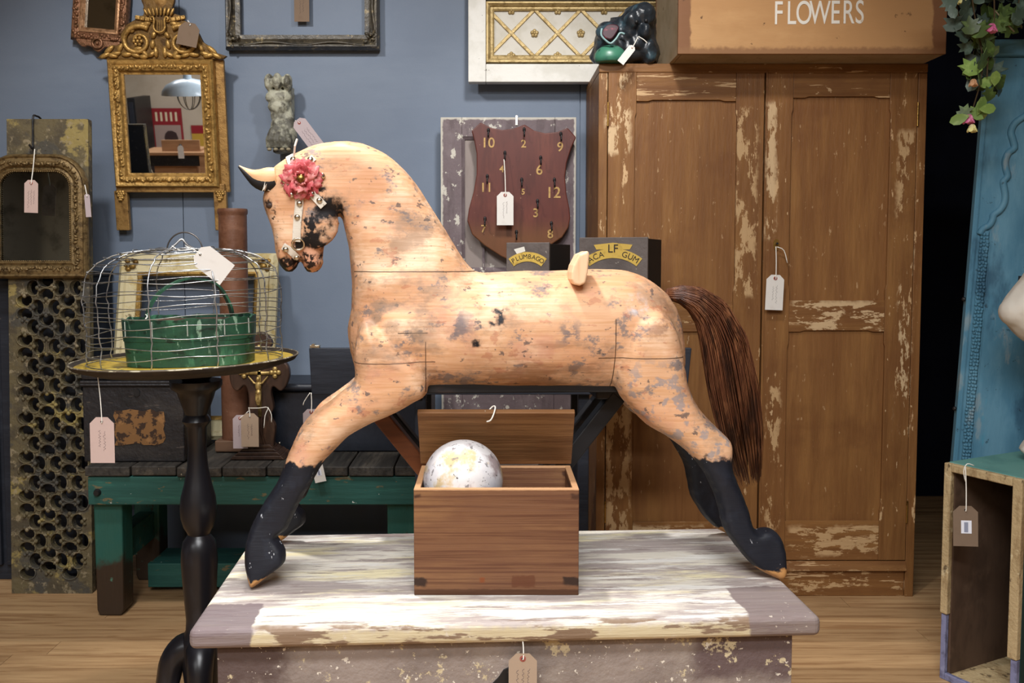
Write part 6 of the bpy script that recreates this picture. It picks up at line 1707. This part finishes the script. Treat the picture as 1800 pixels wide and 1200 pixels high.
# ================================================================== the part of the shop seen in the gilt mirror
def rm_ray(px, py):
    Mi = M_GILT.inverted(); g = M_GILT @ PL(px, py, M_GILT, -.014)
    n_ = (M_GILT.to_3x3() @ Vector((0, -1, 0))).normalized(); d = ray(px, py).normalized()
    return g, d - 2 * d.dot(n_) * n_
def RMy(px, py, Yw):
    g, d = rm_ray(px, py); return g + d * ((Yw - g.y) / d.y)
def reflected():
    YB = -4.29
    a, b = RMy(266, 190, YB), RMy(329, 302, YB)
    x0, x1 = sorted((a.x, b.x)); z0, z1 = sorted((a.z, b.z))
    M = T((x0 + x1) / 2, YB, z0)
    root = thing('framed_poster', 'red framed poster of a dark figure on the far wall seen in the gilt mirror', 'poster', M)
    w = (x1 - x0) / 2; h = z1 - z0
    RD = mat('poster_red', '8a2028', rough=.6); PA = mat('poster_paper', 'a08a80', rough=.8); FG = mat('poster_dark_figure', '3a2826', rough=.8); CRM = mat('poster_cream_lettering', 'd8c8a8', rough=.8)
    MB().box(-w, w, 0, .02, 0, h).build('frame', RD, root)
    MB().box(-w * .88, w * .88, .0202, .022, h * .05, h * .74).build('paper', PA, root)
    MB().prism(smoothpoly([(-.05, .05 * h), (.14, .05 * h), (.08, .3 * h), (.12, .45 * h), (.1, .62 * h), (0, .65 * h), (-.05, .55 * h), (-.02, .42 * h), (.02, .3 * h), (-.04, .2 * h)], 2), .0222, .0235).build('printed_figure', FG, root)
    for k in range(5): MB().box(-w * .75 + k * w * .33, -w * .75 + k * w * .33 + .025, .0202, .0215, h * .80, h * .94).build('printed_letter', CRM, root)
    a, b = RMy(336, 220, YB), RMy(368, 285, YB)
    x0, x1 = sorted((a.x, b.x)); z0, z1 = sorted((a.z, b.z))
    r2 = thing('yellow_poster', 'yellow poster with a red header on the far wall seen in the gilt mirror', 'poster', T((x0 + x1) / 2, YB, z0))
    w, h = (x1 - x0) / 2, z1 - z0
    MB().box(-w, w, 0, .01, 0, h).build('paper', mat('poster_yellow', 'b89238', rough=.8), r2)
    MB().box(-w, w, .0102, .012, h * .78, h).build('header', RD, r2)
    # desk
    YD = -2.3
    t0, t1 = RMy(266, 268, YD), RMy(366, 268, YD)
    x0, x1 = sorted((t0.x, t1.x)); x0 -= .15; zt = t0.z
    print('DESK', x0, x1, zt)
    WD = mat('pale_pine_desk', 'a87f5c', [grain('8a6244', 4, 30, 30)], rough=.5)
    M = T((x0 + x1) / 2, YD, 0); w = (x1 - x0) / 2
    r3 = thing('pine_desk', 'pale pine table seen in the gilt mirror', 'table', M)
    MB().box(-w, w, -.5, 0, zt - .03, zt).build('top', WD, r3, bevel=.003)
    for x in (-w + .05, w - .1):
        for y in (-.45, -.06): MB().box(x, x + .05, y, y + .05, 0, zt - .031).build('leg', WD, r3)
    MB().box(-w + .05, w - .05, -.05, -.02, zt - .14, zt - .031).build('apron', BLACKM, r3)
    a, b = RMy(283, 246, YD - .1), RMy(352, 267, YD - .1)
    bx0, bx1 = sorted((a.x, b.x))
    r4 = thing('small_pine_crate', 'plain pine crate on the table seen in the gilt mirror', 'crate', T((bx0 + bx1) / 2, YD - .12, zt))
    bw = (bx1 - bx0) / 2
    MB().box(-bw, bw, 0, .02, 0, a.z - zt).build('front', WD, r4, bevel=.002); MB().box(-bw, bw, -.28, -.001, 0, .02).build('bottom', WD, r4)
    MB().ell((0, .025, (a.z - zt) / 2), .016, 8).build('knob', BLACKM, r4, smooth=180)
    ptag_M = RMy(318, 268, YD + .04)
    r5 = thing('reflected_tag', 'white tag hanging on the pine crate seen in the gilt mirror', 'price tag', T(ptag_M))
    MB().prism([(-.03, -.06), (.03, -.06), (.03, .05), (.015, .07), (-.015, .07), (-.03, .05)], 0, .001).build('card', TAGC['white'], r5)
    # low drawer chest below
    hz = max(.2, RMy(310, 281, YD).z)
    MB().box(-w * .6, w * .6, -.4, -.052, 0, hz - .06).build('drawer_case', WD, r3, bevel=.003); MB().box(-w * .4, w * .4, -.0515, -.045, hz * .3, hz * .6).build('drawer_opening', BLACKM, r3)
    # dark cupboard
    a, b = RMy(222, 172, -3.6), RMy(250, 300, -3.6)
    cx0, cx1 = sorted((a.x, b.x))
    r7 = thing('dark_cupboard', 'tall dark cupboard seen at the left of the gilt mirror', 'cupboard', T((cx0 + cx1) / 2, -3.6, 0))
    cw = (cx1 - cx0) / 2
    MB().box(-cw, cw, -.5, 0, 0, a.z).build('carcass', BLACKM, r7, bevel=.004); MB().box(-cw + .02, cw - .02, .0005, .02, .1, a.z - .05).build('door', DKN, r7, bevel=.003)
    # enamel pendant lamp
    YL = -1.2
    c = RMy(332, 167, YL); e0 = RMy(286, 167, YL)
    r = abs(c.x - e0.x)
    EN = mat('pale_blue_enamel', 'cfe2f0', rough=.25, spec=.5)
    r8 = thing('pendant_lamp', 'pale blue enamel dome pendant lamp seen in the gilt mirror', 'lamp', T(c))
    hh = r * .62
    MB().lathe([(r, 0), (r * .97, hh * .25), (r * .8, hh * .62), (r * .45, hh * .9), (r * .16, hh), (r * .14, hh * 1.25), (0, hh * 1.26), (0, hh * 1.2), (r * .12, hh * .97), (r * .43, hh * .87), (r * .78, hh * .6), (r * .95, hh * .24), (r * .98, 0)], 40).build('shade', EN, r8, smooth=50)
    gl = NT('lamp_bulb'); gl.b.inputs['Emission Color'].default_value = (1, .93, .82, 1); gl.b.inputs['Emission Strength'].default_value = 12
    MB().ell((0, 0, hh * .35), (r * .16, r * .16, r * .2), 14).build('bulb', gl.m, r8, smooth=180)
    MB().tube([(0, 0, hh * 1.26), (0, 0, RH - c.z)], .006, 6).build('flex', BLACKM, r8)
    gm = mat('wire_guard', '8a8f94', rough=.4, metal=.8)
    for k in range(4):
        a = math.pi * k / 4
        MB().tube([(r * .45 * math.cos(t) * math.cos(a), r * .45 * math.cos(t) * math.sin(a), -r * .55 * math.sin(t)) for t in [math.pi * i / 12 for i in range(13)]], .004, 5).build('guard_wire', gm, r8, smooth=180)
reflected()
